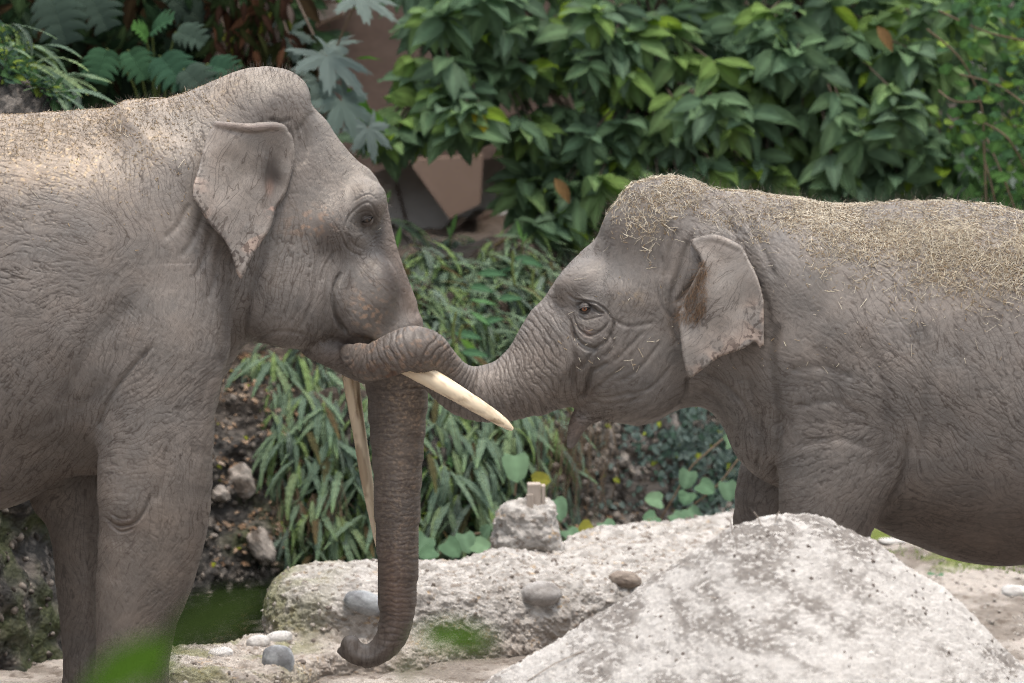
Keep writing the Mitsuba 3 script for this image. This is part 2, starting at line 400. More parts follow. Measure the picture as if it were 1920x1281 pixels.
def rock_mesh(F, lo, hi, h, levels, spec, pick=None):
    v, f = surface_nets(F, lo, hi, h); v = project(F, relax(v, f, 2), 2)
    for _ in range(levels):
        n = vnormals(v, f)[f].mean(1); c = v[f].mean(1)
        v, f = refine(v, f, (n[:, 1] < .35) & (n[:, 2] > -.6) if pick is None else pick(c, n))
    return shaken(v, f, spec), f

# the ledge of rough concrete rock
class Plan:
    def __init__(s, poly, top, r, base=-.3, tilt=(0, 0)):
        s.w = catmull(poly, 6, True); s.res = .015; s.lo = s.w.min(0) - .3; s.hi = s.w.max(0) + .3; s.top, s.r, s.base, s.tilt = top, r, base, tilt
        n = np.ceil((s.hi - s.lo) / s.res).astype(int)
        X, Y = np.meshgrid(s.lo[0] + np.arange(n[0]) * s.res, s.lo[1] + np.arange(n[1]) * s.res, indexing='ij'); m = inside(s.w, X, Y)
        s.d = ndimage.gaussian_filter((ndimage.distance_transform_edt(~m) - ndimage.distance_transform_edt(m)) * s.res, 3)
        s.lo3 = np.array([*s.w.min(0), base]); s.hi3 = np.array([*s.w.max(0), top + .3])
    def __call__(s, p):
        d = ndimage.map_coordinates(s.d, [(p[:, 0] - s.lo[0]) / s.res, (p[:, 1] - s.lo[1]) / s.res], order=1, mode='nearest')
        z = p[:, 2] - s.top - s.tilt[0] * (p[:, 0]) - s.tilt[1] * (p[:, 1] - 3)
        a, b = d + s.r, z + s.r
        return np.minimum(np.maximum(a, b), 0) + np.hypot(np.maximum(a, 0), np.maximum(b, 0)) - s.r
led = field([(Plan([(-1.22,2.25),(-1.18,2.75),(-.80,3.05),(-.3,3.2),(.1,3.75),(.5,4.3),(1.0,4.85),(1.4,5.0),(1.7,4.9),(1.75,4.2),(1.35,3.1),(.9,2.55),(.3,2.2),(-.3,2.05),(-.9,2.02)], .375, .20, tilt=(.0, .012)), '+', .05),
    (Plan([(-1.80,1.2),(-1.72,1.75),(-1.35,2.05),(-1.0,2.2),(-.3,2.1),(-.4,1.85),(-.9,1.55),(-1.1,1.1),(-1.5,.95)], .11, .10), '+', .10)], .3)
v, f = rock_mesh(led, [-2.0, .8, -.2], [2.5, 5.4, .75], .029, 2, [(.11, 2.4, 1), (.055, 6, 2), (.036, 16, 3), (.028, 40, 4), (.018, 100, 5)], lambda c, n: (n[:, 1] < .4) & (c[:, 0] < 1.6) & (c[:, 2] > -.1))
LEDGE = thing('rock_ledge', 'long pale ledge of rough concrete rock behind the hanging trunk', 'rock')
scene[LEDGE] = ply((v, f), 'ledge_mat', smooth=True); LEDGE_T = (cKDTree(v), v, vnormals(v, f))
def ledge_hit(px, py):
    ys = np.arange(.8, 5.4, .01); L = np.array([P(px, py, y) for y in ys])
    d, i = LEDGE_T[0].query(L); k = np.flatnonzero(d < .02); k = k[0] if len(k) else int(np.argmin(d))
    return v[i[k]]
rng = np.random.default_rng(2); gi = trimesh.creation.icosphere(subdivisions=1); giv, gif = np.array(gi.vertices), np.array(gi.faces)
lp = PX(v); ok = np.flatnonzero((v[:, 2] > -.05) & (lp[:, 0] < 1420) & (LEDGE_T[2][:, 1] < .3)); parts = []
for i in rng.choice(ok, 1600):
    r = .003 + .012 * rng.random()**3
    parts.append((giv * (1 + .7 * (meshkit.noise(giv * 1.6 + rng.uniform(0, 60)) - .5))[:, None] * r * rng.uniform(.6, 1.4, 3) + v[i], gif))
matte('grit_mat', lambda p, n, uv: mix((.17, .145, .13), (.42, .39, .36), ss(.3, .65, N3(p, 34))), .9, .2)
tag(obj('grit', ply(join(parts), 'grit_mat', smooth=False)), 'coarse grit and chips standing out of the pale ledge', 'grit', kind='stuff')
# stones set in the ledge and lying about
def on_ground(px, py, lift=0.0):
    d = P(px, py, 0) - [0, CAM_Y, CAM_Z]; c = np.array([0, CAM_Y, CAM_Z]) + d * (-CAM_Z / d[2])
    return np.array([c[0], c[1], ground_z(c[0], c[1]) + lift])
def c_stone(base, dark, seed):
    return lambda p, n, uv: mix(base, dark, ss(.4, .68, F3(p, 14, 3, seed))) * (.8 + .4 * N3(p, 120, seed))
matte('stone_grey', c_stone((.31, .295, .285), (.18, .165, .155), 1.), .7, .3)
matte('stone_blue', c_stone((.27, .285, .30), (.15, .155, .165), 3.), .7, .3)
matte('stone_brown', c_stone((.24, .20, .17), (.15, .12, .10), 5.), .75, .3)
matte('stone_white', c_stone((.46, .45, .44), (.33, .31, .29), 7.), .75, .3)
matte('stone_pale', c_stone((.28, .25, .225), (.08, .066, .056), 9.), .85, .2)
matte('pebble_dark', lambda p, n, uv: mix((.035, .03, .026), (.20, .175, .155), ss(.35, .8, N3(p, 26))), .8, .3)
def stone(c, rx, rz, ry, rot, mat, seed, label, name='stone', cat='stone', rough=.12, group=None):
    m = trimesh.creation.icosphere(subdivisions=5 if rough > .2 else 4); v = np.array(m.vertices)
    v = v * (1 + rough * 2 * (fbm(v * 1.1 + seed, 2, seed) - .5) + rough * .5 * (fbm(v * 4 + seed, 3, seed + 1) - .5))[:, None]
    v = np.sign(v) * np.abs(v)**.88 * [rx, ry, rz]; a = math.radians(rot)
    v = v @ np.array([[math.cos(a), 0, math.sin(a)], [0, 1, 0], [-math.sin(a), 0, math.cos(a)]]) + c
    k = obj(name, ply((v, np.array(m.faces)), mat, smooth=True)); return tag(k, label, cat, group)
u = 16.4 / FPX
stone(ledge_hit(1010, 1112), 36*u, 24*u, .09, 2, 'stone_grey', 1, 'smooth rounded grey stone set in the face of the pale ledge')
stone(ledge_hit(1172, 1085), 29*u, 17*u, .08, -4, 'stone_brown', 2, 'brown angular stone in the ledge, nearest the sand heap', rough=.22)
stone(ledge_hit(684, 1134), 40*u, 20*u, .08, -18, 'stone_blue', 3, 'bluish white stone half hidden behind the curl of the hanging trunk')
stone(ledge_hit(522, 1232), 28*u, 30*u, .07, 8, 'stone_blue', 4, 'large blue grey cobble low on the left end of the ledge')
stone(ledge_hit(524, 1190), 26*u, 14*u, .07, 6, 'stone_white', 5, 'small white rounded stone above the blue grey cobble')
stone(ledge_hit(490, 1200), 22*u, 14*u, .07, 0, 'stone_white', 15, 'whitish flat stone left of the white rounded stone')
stone(ledge_hit(414, 1219), 22*u, 11*u, .07, 4, 'stone_white', 6, 'white stone lying at the edge of the green pond')
stone(on_ground(1905, 1124, .018), .088, .043, .08, -6, 'stone_white', 7, 'smooth white stone lying on bare earth by the mossy patch at the right edge', rough=.16)
stone(on_ground(1672, 1022, .008), .09, .022, .08, -4, 'stone_white', 17, 'flat pale stone on the ground behind the foreleg of the right elephant', rough=.2)
stone(hill_hit(466, 905)[0], .085, .11, .08, 12, 'stone_pale', 8, 'pale lichen stained rock in the dark face, upper of two', rough=.4)
stone(hill_hit(492, 1022)[0] + [0, -.03, 0], .075, .12, .09, 24, 'stone_pale', 9, 'pale block of rock in the dark face above the pond, lower of two', rough=.4)
stone(hill_hit(418, 930)[0], .06, .045, .06, 0, 'stone_pale', 10, 'small grey rock in the dark face beside the left foreleg', rough=.4)
# pebbles in the rock faces and on the ground
rng = np.random.default_rng(3); parts = []
ico = trimesh.creation.icosphere(subdivisions=1); iv, fi = np.array(ico.vertices), np.array(ico.faces)
def pebble(c, r): return (iv * (1 + .5 * (meshkit.noise(iv * 1.7 + rng.uniform(0, 50)) - .5))[:, None] * r * rng.uniform(.6, 1.3, 3) + c, fi)
hp = PX(HILL_V); ok = np.flatnonzero((hp[:, 0] > -20) & (hp[:, 0] < 540) & (hp[:, 1] > 700) & (hp[:, 1] < 1300) & (HILL_N[:, 1] < 0) & (HILL_V[:, 1] < 8))
for i in rng.choice(ok, 900): parts.append(pebble(HILL_V[i], rng.uniform(.006, .024)))
ok = np.flatnonzero((hp[:, 0] > 1040) & (hp[:, 0] < 1400) & (hp[:, 1] > 760) & (hp[:, 1] < 1010) & (HILL_V[:, 1] < 9))
for i in rng.choice(ok, 600): parts.append(pebble(HILL_V[i], rng.uniform(.008, .034)))
tag(obj('pebbles', ply(join(parts), 'pebble_dark', smooth=True)), 'small pebbles studding the dark rock faces of the bank', 'pebbles', kind='stuff')
parts = []
for _ in range(800):
    q = P(rng.uniform(1560, 1960), rng.uniform(1000, 1240), 0); t = (0.005 - CAM_Z) / (q[2] - CAM_Z); c = np.array([0, CAM_Y, CAM_Z]) + (q - [0, CAM_Y, CAM_Z]) * t
    c[2] = ground_z(c[0], c[1]) + .002; parts.append(pebble(c, .0025 + .012 * rng.random()**4))
tag(obj('gravel', ply(join(parts), 'grit_mat', smooth=True)), 'loose gravel on the bare earth under the right elephant', 'gravel', kind='stuff')

# concrete stump with the cut end of a post
base = field([(Inflate([(926,1032),(930,985),(932,962),(946,943),(975,936),(1020,938),(1038,948),(1046,980),(1050,1012),(1054,1036),(990,1046)], 3.55, .17, .12, .012), '+', .01)])
c = P(990, 980, 3.55)
v, f = rock_mesh(base, c - [.32, .3, .3], c + [.32, .3, .3], .02, 1, [(.05, 8, 1), (.045, 22, 2), (.022, 60, 3)], lambda c, n: n[:, 1] < .4)
STUMP = thing('concrete_stump', 'rough concrete stump on the ledge with a grey wooden post end sticking out', 'stump')
obj('base', ply((v, f), 'ledge_mat', smooth=True), STUMP)
matte('old_wood', lambda p, n, uv: mix((.20, .165, .14), (.42, .37, .33), mikit.fbm(p.x * 90, p.y * 90, p.z * 9, 3)), .85, .2)
def slab(lo, hi, bev=.004):
    import manifold3d as m3
    c = m3.Manifold.cube([hi[i] - lo[i] - 2 * bev for i in range(3)]).translate([lo[i] + bev for i in range(3)])
    return meshkit.arrays(m3.Manifold.batch_hull([c.translate([bev if k == i and s > 0 else (-bev if k == i else 0) for k in range(3)]) for i in range(3) for s in (-1, 1)]))[:2]
c = P(1004, 905, 3.5)
obj('post_end', ply(join([slab(c + [-.044, -.05, -.16], c + [.028, .06, -.004]), slab(c + [-.05, -.066, -.16], c + [-.012, -.048, -.055]), slab(c + [.031, -.044, -.16], c + [.052, .05, -.012])]), 'old_wood', smooth=False), STUMP)

# the heap of pale sand in front
SY = -2.5
prof = catmull([(560,1480),(760,1370),(860,1316),(920,1281),(980,1250),(1040,1216),(1120,1166),(1200,1111),(1280,1056),(1340,1018),(1375,999),(1420,980),(1460,971),(1500,968),(1540,975),(1575,990),(1610,1010),(1640,1026),(1700,1072),(1760,1112),(1820,1162),(1880,1224),(1935,1272),(2010,1345),(2140,1480)], 5)
pw = np.array([P(a, b, SY) for a, b in prof])
X, Y = np.meshgrid(np.linspace(-.75, 2.35, 520), np.linspace(-4.5, -1.4, 420), indexing='ij')
ridge_y = SY + .25 * np.sin(X * 1.7)
Z = np.interp(X, pw[:, 0], pw[:, 2]) + .02 - .66 * (np.sqrt((Y - SY)**2 + .05**2) - .05)
q3 = np.stack([X, Y, Z], -1)
Z = Z + (fbm(q3 * 2.2, 3, 1) - .5) * .045 + (fbm(q3 * 8, 3, 2) - .5) * .022 + (fbm(q3 * 26, 3, 3) - .5) * .020 + (fbm(q3 * 70, 2, 4) - .5) * .018
v = np.stack([X, Y, np.maximum(Z, -.2)], -1).reshape(-1, 3); f = grid_faces(520, 420)
f = f[(v[f][:, :, 2] > -.19).any(1)]
tag(obj('sand_heap', ply((v, f), 'sand_mat', smooth=True)), 'large heap of pale sand flecked with dark soil in front of the right elephant', 'sand heap')
SAND_V = v; ok = np.flatnonzero((v[:, 1] < SY + .15) & (v[:, 2] > .5))
rng = np.random.default_rng(8); parts = []
for i in ok[rng.choice(len(ok), 700)]: parts.append(pebble(SAND_V[i] - [0, 0, .003], .0022 + .006 * rng.random()**3))
b_ = fbm(SAND_V * 3.0, 4, 21); ok = np.flatnonzero((SAND_V[:, 1] < SY + .1) & (SAND_V[:, 2] > .4) & (b_ > .50)); wt = (b_[ok] - .48)**2; soil = []
for i in rng.choice(ok, 1000, p=wt / wt.sum()): soil.append(pebble(SAND_V[i] - [0, 0, .003], .0015 + .006 * rng.random()**4))
matte('soil_mat', lambda p, n, uv: mix((.09, .075, .067), (.28, .255, .235), ss(.3, .75, N3(p, 40))), .95, .1)
tag(obj('soil_crumbs', ply(join(soil), 'soil_mat', smooth=False)), 'dark soil crumbs lying in patches on the sand heap', 'soil', kind='stuff')
for px, py, dx, dz, L in ((1372, 1002, -.2, 1, .07), (1424, 985, -.5, 1, .06), (1455, 980, .3, 1, .05), (1340, 1125, .8, -.5, .10), (1010, 1268, .9, .5, .22)):
    k = np.argmin(np.linalg.norm(PX(SAND_V[SAND_V[:, 1] < SY + .05]) - [px, py], axis=1)); c = SAND_V[SAND_V[:, 1] < SY + .05][k]
    tag(obj('twig', ply(tube_mesh(catmull([c - np.array([dx, 0, dz]) * L * .2, c + [dx * L * .3, -.01, dz * L * .3 + .01], c + [dx * L * .8, -.02, dz * L * .8]], 4), .0022, 5), 'old_wood', smooth=True)),
        f'dry twig sticking out of the sand heap, {dict([(1372, "at its left shoulder"), (1424, "left of its top"), (1455, "at its very top"), (1340, "lying on its left face"), (1010, "longest, at the bottom of the frame")])[px]}', 'twig')
matte('clod_mat', lambda p, n, uv: mix((.11, .09, .08), (.42, .39, .36), ss(.35, .8, N3(p, 30))), .95, .1)
tag(obj('clods', ply(join(parts), 'clod_mat', smooth=True)), 'small clods and soil crumbs on the sand heap', 'clods', kind='stuff')

# the enclosure building behind the leaves
matte('wall_brown', lambda p, n, uv: mix((.10, .070, .058), (.135, .098, .082), mikit.fbm(p.x * 1.2, p.z * 8, 0, 3)) * (.9 + .2 * N3(p, 40)), .8, .25)
matte('board_tan', lambda p, n, uv: mix((.34, .27, .23), (.50, .42, .37), mikit.fbm(p.x * 6 + p.z * 8, p.z * 40, 0, 3)), .8, .2)
matte('wall_grey', lambda p, n, uv: mix((.42, .40, .385), (.50, .485, .465), F3(p, 2)) * (.93 + .14 * N3(p, 60)), .8, .25)
matte('slab_pale', (.62, .60, .59), .7, .3)
BLD = thing('enclosure_building', 'low brown and grey building half hidden behind the broad leaves', 'building')
def prism(pix, y0, y1):
    """A solid with this outline (pixels at y0), running back to y1."""
    w = np.array([P(a, b, y0)[[0, 2]] for a, b in pix])
    import shapely
    m = trimesh.creation.extrude_polygon(shapely.Polygon(w), y1 - y0, engine='earcut'); v = np.array(m.vertices)
    v = np.stack([v[:, 0], y0 + v[:, 2], v[:, 1]], 1); f = np.array(m.faces)[:, ::-1]
    return v, f
obj('wall', ply(prism([(470,-300),(1240,-300),(1240,250),(905,300),(760,300),(690,330),(470,330)], 12.6, 14.5), 'wall_brown'), BLD)
obj('wall', ply(prism([(600,300),(1250,240),(1250,600),(600,600)], 13.0, 14.0), 'wall_grey'), BLD)
obj('beam', ply(prism([(764,300),(905,290),(900,383),(843,410)], 11.8, 12.55), 'board_tan'), BLD)
scene[f'{BLD}__beam']['bsdf'] = {'type': 'ref', 'id': 'beam_mat'}
matte('beam_mat', lambda p, n, uv: mix((.20, .14, .11), (.25, .18, .145), F3(p, 3)), .7, .3)
obj('joint', ply(prism([(741,345),(746,345),(778,470),(772,470)], 12.96, 13.02), 'wall_brown'), BLD)
obj('sill', ply(prism([(770,462),(935,392),(1010,400),(1010,412),(940,407),(780,476)], 12.4, 12.95), 'wall_brown'), BLD)
obj('fascia', ply(prism([(548,60),(642,24),(624,4),(580,24),(540,44)], 12.0, 12.55), 'board_tan'), BLD)
obj('roof', ply(prism([(520,10),(640,-30),(660,-80),(520,-60)], 11.6, 12.5), 'slab_pale'), BLD)
for q in ([(945,268),(990,266),(992,282),(950,284)], [(970,285),(1030,282),(1030,320),(985,322)], [(920,384),(975,378),(975,398),(930,404)], [(1000,345),(1040,340),(1050,372),(1010,375)], [(1160,275),(1195,275),(1195,300),(1165,302)]):  # pale slats, put in to give the bright patches between leaves
    obj('pale_panel', ply(prism(q, 11.0, 11.2), 'slab_pale'), BLD)
obj('pale_panel', ply(prism([(1030,410),(1078,400),(1085,458),(1040,470)], 12.2, 12.4), 'slab_pale'), BLD)  # added pale panel standing in for a bright gap in the foliage
OUT = thing('concrete_outbuilding', 'grey brown concrete wall with a pale post behind the vine at the right edge', 'building')
obj('wall', ply(prism([(1700,-300),(2300,-300),(2300,520),(1700,520)], 15, 16), 'wall_outer'), OUT)
matte('wall_outer', lambda p, n, uv: mix((.10, .088, .076), (.17, .15, .135), F3(p, 2.2)), .8, .2)
obj('post', ply(prism([(1826,-100),(1846,-100),(1848,300),(1830,300)], 13.9, 14.2), 'wall_grey'), OUT)
# ---------------------------------------------------------------- the two elephants
SHEET_D = 13.70                                             # the skin maps lie in a plane 0.3 m towards the viewer of the spine
def QX(v): return np.stack([960 + v[:, 0] * FPX / 13.73, 640.5 + (CAM_Z - SHEET_D * TILT - v[:, 2]) * FPX / SHEET_D * .9959], 1)

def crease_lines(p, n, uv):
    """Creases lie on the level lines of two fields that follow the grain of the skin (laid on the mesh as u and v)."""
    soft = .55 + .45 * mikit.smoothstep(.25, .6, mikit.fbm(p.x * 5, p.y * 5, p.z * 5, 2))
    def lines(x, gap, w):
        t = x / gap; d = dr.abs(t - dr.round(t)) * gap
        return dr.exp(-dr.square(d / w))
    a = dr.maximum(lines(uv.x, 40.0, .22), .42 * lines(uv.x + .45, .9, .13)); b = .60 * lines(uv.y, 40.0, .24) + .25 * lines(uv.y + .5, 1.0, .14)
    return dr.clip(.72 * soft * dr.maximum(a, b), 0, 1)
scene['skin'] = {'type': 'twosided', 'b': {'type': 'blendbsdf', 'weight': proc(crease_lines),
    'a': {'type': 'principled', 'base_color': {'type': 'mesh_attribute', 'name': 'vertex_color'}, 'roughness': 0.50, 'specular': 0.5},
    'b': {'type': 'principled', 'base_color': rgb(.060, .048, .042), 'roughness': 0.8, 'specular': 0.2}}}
scene['ivory'] = {'type': 'twosided', 'b': {'type': 'principled', 'base_color': {'type': 'mesh_attribute', 'name': 'vertex_color'}, 'roughness': 0.38, 'specular': 0.5}}
scene['eye_wet'] = {'type': 'twosided', 'b': {'type': 'principled', 'base_color': {'type': 'mesh_attribute', 'name': 'vertex_color'}, 'roughness': 0.08, 'specular': 0.6}}
scene['hair_dark'] = {'type': 'twosided', 'b': {'type': 'principled', 'base_color': rgb(.05, .035, .025), 'roughness': 0.5}}
scene['hair_tan'] = {'type': 'twosided', 'b': {'type': 'principled', 'base_color': rgb(.16, .10, .06), 'roughness': 0.55}}

def animal_mesh(F, lo, hi, h, see, fine=None):
    v, f = surface_nets(F, lo, hi, h)
    v = project(F, relax(v, f, 2), 3)
    for level in range(2):
        n = vnormals(v, f); c = v[f].mean(1); q = PX(c); fn = n[f].mean(1)
        pick = (q[:, 0] > see[0]) & (q[:, 0] < see[1]) & (q[:, 1] > 60) & (q[:, 1] < 1310) & (fn[:, 1] < 0.3)
        v, f = refine(v, f, pick)
        v = project(F, relax(v, f, 1, 0.3), 2)
    for x, y, r in fine or ():
        c = v[f].mean(1); q = PX(c)
        v, f = refine(v, f, ((q[:, 0] - x)**2 + (q[:, 1] - y)**2 < r * r) & (vnormals(v, f)[f].mean(1)[:, 1] < 0))
        v = project(F, v, 1)
    return v, f

class Front:
    """The near surface's y over the animal's plane, for laying ears, eyes and straw on the body."""
    def __init__(s, v, n, res=0.012, soft=0.02):
        s.res, s.lo = res, v[:, [0, 2]].min(0) - 0.5
        shape = np.ceil((v[:, [0, 2]].max(0) + 0.5 - s.lo) / res).astype(int)
        m = np.full(shape, 9.0); k = n[:, 1] < 0.05
        i = ((v[k][:, [0, 2]] - s.lo) / res).astype(int)
        np.minimum.at(m, (i[:, 0], i[:, 1]), v[k][:, 1])
        hole = m > 8; near = ndimage.distance_transform_edt(hole, return_distances=False, return_indices=True)
        s.m = ndimage.gaussian_filter(m[tuple(near)], soft / res)
    def at(s, x, z):
        return ndimage.map_coordinates(s.m, [(np.asarray(x) - s.lo[0]) / s.res, (np.asarray(z) - s.lo[1]) / s.res], order=1, mode='nearest')
    def pix(s, px, py):
        y = -0.2
        for _ in range(4):
            w = P(px, py, y); y = float(s.at([w[0]], [w[2]])[0])
        return P(px, py, y)

def ear_mesh(outline, ctrl, front, thick, h=0.0056, rolls=()):
    """A thin flap lying off the head by the offsets of ctrl (px, py, metres towards the viewer), its edge rounded, rolled where rolls say."""
    yy = np.mean([front.pix(a, b)[1] for a, b, o in ctrl]) - 0.06
    XZ = lambda a, b: P(a, b, yy)[[0, 2]]
    q = catmull(outline, 5, True); w = np.array([XZ(a, b) for a, b in q])
    lo, hi = w.min(0) - 0.06, w.max(0) + 0.06; res = 0.004
    nx = np.ceil((hi - lo) / res).astype(int)
    X, Z = np.meshgrid(lo[0] + np.arange(nx[0]) * res, lo[1] + np.arange(nx[1]) * res, indexing='ij')
    m = inside(w, X, Z)
    D = (ndimage.distance_transform_edt(~m) - ndimage.distance_transform_edt(m)) * res
    D = ndimage.gaussian_filter(D, 1.0)
    wt = np.zeros(X.shape); off = np.zeros(X.shape)
    for a, b, o in ctrl:
        cx, cz = XZ(a, b); g = 1 / ((X - cx)**2 + (Z - cz)**2 + 0.03**2)**1.6
        wt += g; off += g * o
    Y0 = ndimage.gaussian_filter(front.at(X.ravel(), Z.ravel()).reshape(X.shape), 5) - off / wt - .022
    Y0 = Y0 + (fbm(np.stack([X * 7, X * 0, Z * 7], -1), 3, 5) - 0.5) * 0.035
    Y0 = ndimage.gaussian_filter(Y0, 8)
    gz = np.sqrt(1 + (np.gradient(Y0, res)[0]**2 + np.gradient(Y0, res)[1]**2))
    def F(p):
        c = [(p[:, 0] - lo[0]) / res, (p[:, 2] - lo[1]) / res]
        d = ndimage.map_coordinates(D, c, order=1, mode='nearest'); y = ndimage.map_coordinates(Y0, c, order=1, mode='nearest')
        t = thick * (0.55 + 0.9 * sstep(0.10, 0.0, -d))          # a little thicker towards the rim
        return np.hypot(np.maximum(d + t, 0), (p[:, 1] - y) / ndimage.map_coordinates(gz, c, order=1, mode='nearest')) - t
    F.lo3, F.hi3 = np.array([lo[0], -9, lo[1]]), np.array([hi[0], 9, hi[1]])
    ops = [(F, '+', 0.01)] + [(Tube([(a, b, float(ndimage.map_coordinates(Y0, [[(XZ(a, b)[0] - lo[0]) / res], [(XZ(a, b)[1] - lo[1]) / res]], order=1, mode='nearest')[0]) + dy, r) for a, b, dy, r in roll]), '+', 0.012) for roll in rolls]
    G = field(ops)
    v, f = surface_nets(G, [lo[0], Y0[m].min() - 0.06, lo[1]], [hi[0], Y0[m].max() + 0.06, hi[1]], h)
    v = project(G, relax(v, f, 1), 3)
    n = vnormals(v, f)
    v, f = refine(v, f, n[f].mean(1)[:, 1] < 0.4)
    v = project(G, v, 2)
    v, f = refine(v, f, vnormals(v, f)[f].mean(1)[:, 1] < .1)
    return v, f

def cracks(s, ctrl, seed, sig=(1.75, 1.5), ln=(32, 16), cross=0.75, wid=(0.21, 0.20)):
    """Two crossing families of skin creases that follow the direction field."""
    a = s.angles(ctrl)
    n1 = s.streaks(a, sig[0], ln[0], seed, 0.26); n2 = s.streaks(a + math.radians(72), sig[1], ln[1], seed + 1, 0.5)
    c1 = np.exp(-(n1 / wid[0])**2) * (0.5 + 0.5 * sstep(-1.1, 0.9, s.noise(30, seed + 2)))
    c2 = np.exp(-(n2 / wid[1])**2) * sstep(-0.6, 0.9, s.noise(18, seed + 3)) * cross
    return c1, c2, n1, n2

def skin_on(v, f, s, H, soft=None):
    """Moves the vertices by the map H (metres, + outwards) along their normals, on both sides of the animal."""
    n = vnormals(v, f); q = QX(v)
    side = np.clip(np.abs(n[:, 1]) * 3.2, 0.22, 1)
    return v + n * (s.at(H, q) * side)[:, None]

def fray(v, f): return vnormals(v, f)

def speckle(s, sig, seed, lo, hi): return sstep(lo, hi, s.noise(sig, seed))

def tusk(pts, k, tip, flat=1.0):
    q = catmull(pts, 10)
    c = np.array([P(a, b, y) for a, b, y, r in q]); r = q[:, 3] * (q[:, 2] - CAM_Y) / FPX
    r[-1] *= 0.35
    v, f = tube_mesh(c, r, 28)
    t = np.repeat(np.linspace(0, 1, len(c)), 28); t = np.append(t, [0, 1])
    p = v * [9, 22, 22]
    d = np.array(c[-1] - c[0]); d /= np.linalg.norm(d); al = v @ d
    w_ = v - al[:, None] * d; pp = np.stack([al * 2.6, w_[:, 1] * 60 + w_[:, 0] * 40, w_[:, 2] * 60], 1)
    g = fbm(pp, 4, 3); st = sstep(0.52, 0.66, fbm(pp * [1.3, .8, .8] + 9, 4, 8)) * sstep(tip, 0.0, t) + .6 * sstep(.58, .64, fbm(pp * [3.5, .5, .5] + 3, 3, 5)); st = np.clip(st, 0, 1)
    col = np.array([.72, .60, .44]) * (0.72 + 0.5 * g[:, None]) * (1 - st[:, None] * [.62, .70, .78])
    v = v + vnormals(v, f) * ((g - .5) * 0.004)[:, None]
    return ply((v, f), 'ivory', smooth=True, color=np.clip(col, 0, 1))

def eyeball(c, r, iris, look=(0, -1, 0.0), n=40):
    m = trimesh.creation.icosphere(subdivisions=4, radius=r)
    v = np.array(m.vertices); L = np.array(look, float); L /= np.linalg.norm(L)
    a = np.degrees(np.arccos(np.clip((v / r) @ L, -1, 1)))
    ray = 0.75 + 0.5 * meshkit.noise(v / r * 14)
    col = np.where((a < 11)[:, None], [.004, .004, .004], np.where((a < 27)[:, None], np.array(iris) * ray[:, None], [.018, .014, .013]))
    col = np.where(((a > 25) & (a < 29))[:, None], [.01, .008, .007], col)
    return ply((v + c, np.array(m.faces)), 'eye_wet', smooth=True, color=col)

def eyelids(c, r, slant, up, low, col, look=(0, -1, 0)):
    """The skin round the eye: a shell over the eyeball with an almond slit, thickened at the slit's edge."""
    m = trimesh.creation.icosphere(subdivisions=5, radius=1.0); v = np.array(m.vertices); f = np.array(m.faces)
    L = np.array(look, float); L /= np.linalg.norm(L); a = math.radians(slant); X = np.cross(L, [0, 0, 1.0]); X /= np.linalg.norm(X); Z = np.cross(X, L)
    ex, ez = X * math.cos(a) + Z * math.sin(a), -X * math.sin(a) + Z * math.cos(a)
    x, z, d = v @ ex, v @ ez, v @ L
    hi, lo = up * (1 - (x / .80)**2), -low * (1 - (x / .80)**2)
    gap = np.minimum(hi - z, z - lo)                                    # > 0 inside the slit
    keep = (d > -.1) & ((gap < 0) | (np.abs(x) > .80)); keep = keep[f].all(1)
    rim = np.exp(-(np.clip(-gap, 0, 9) / .12)**2); fold = np.exp(-((z - hi - .30) / .07)**2) * (z > hi)
    v = v * (1.06 + .10 * rim + .05 * np.exp(-((z - hi - .18) / .1)**2) - .05 * fold)[:, None] * r + c
    k = np.array(col) * (1 - .55 * rim[:, None]) * (1 - .5 * fold[:, None])
    return ply((v, f[keep]), 'skin', smooth=True, color=k, uv=np.stack([x * 2.2 + .2, z * 3.3 + 8.3], 1))

def hairs(v, n, idx, rng, length, rad, bend=0.3, lean=(0, 0, 0)):
    parts = []
    for i in idx:
        d = n[i] + rng.normal(0, 0.35, 3) + lean; d /= np.linalg.norm(d); L = length * rng.uniform(.5, 1.3)
        e = rng.normal(0, bend, 3)
        parts.append(tube_mesh(np.array([v[i] - n[i] * .004, v[i] + d * L * .5, v[i] + (d + e * .5) * L]), [rad, rad * .8, rad * .3], 3, False))
    return join(parts)

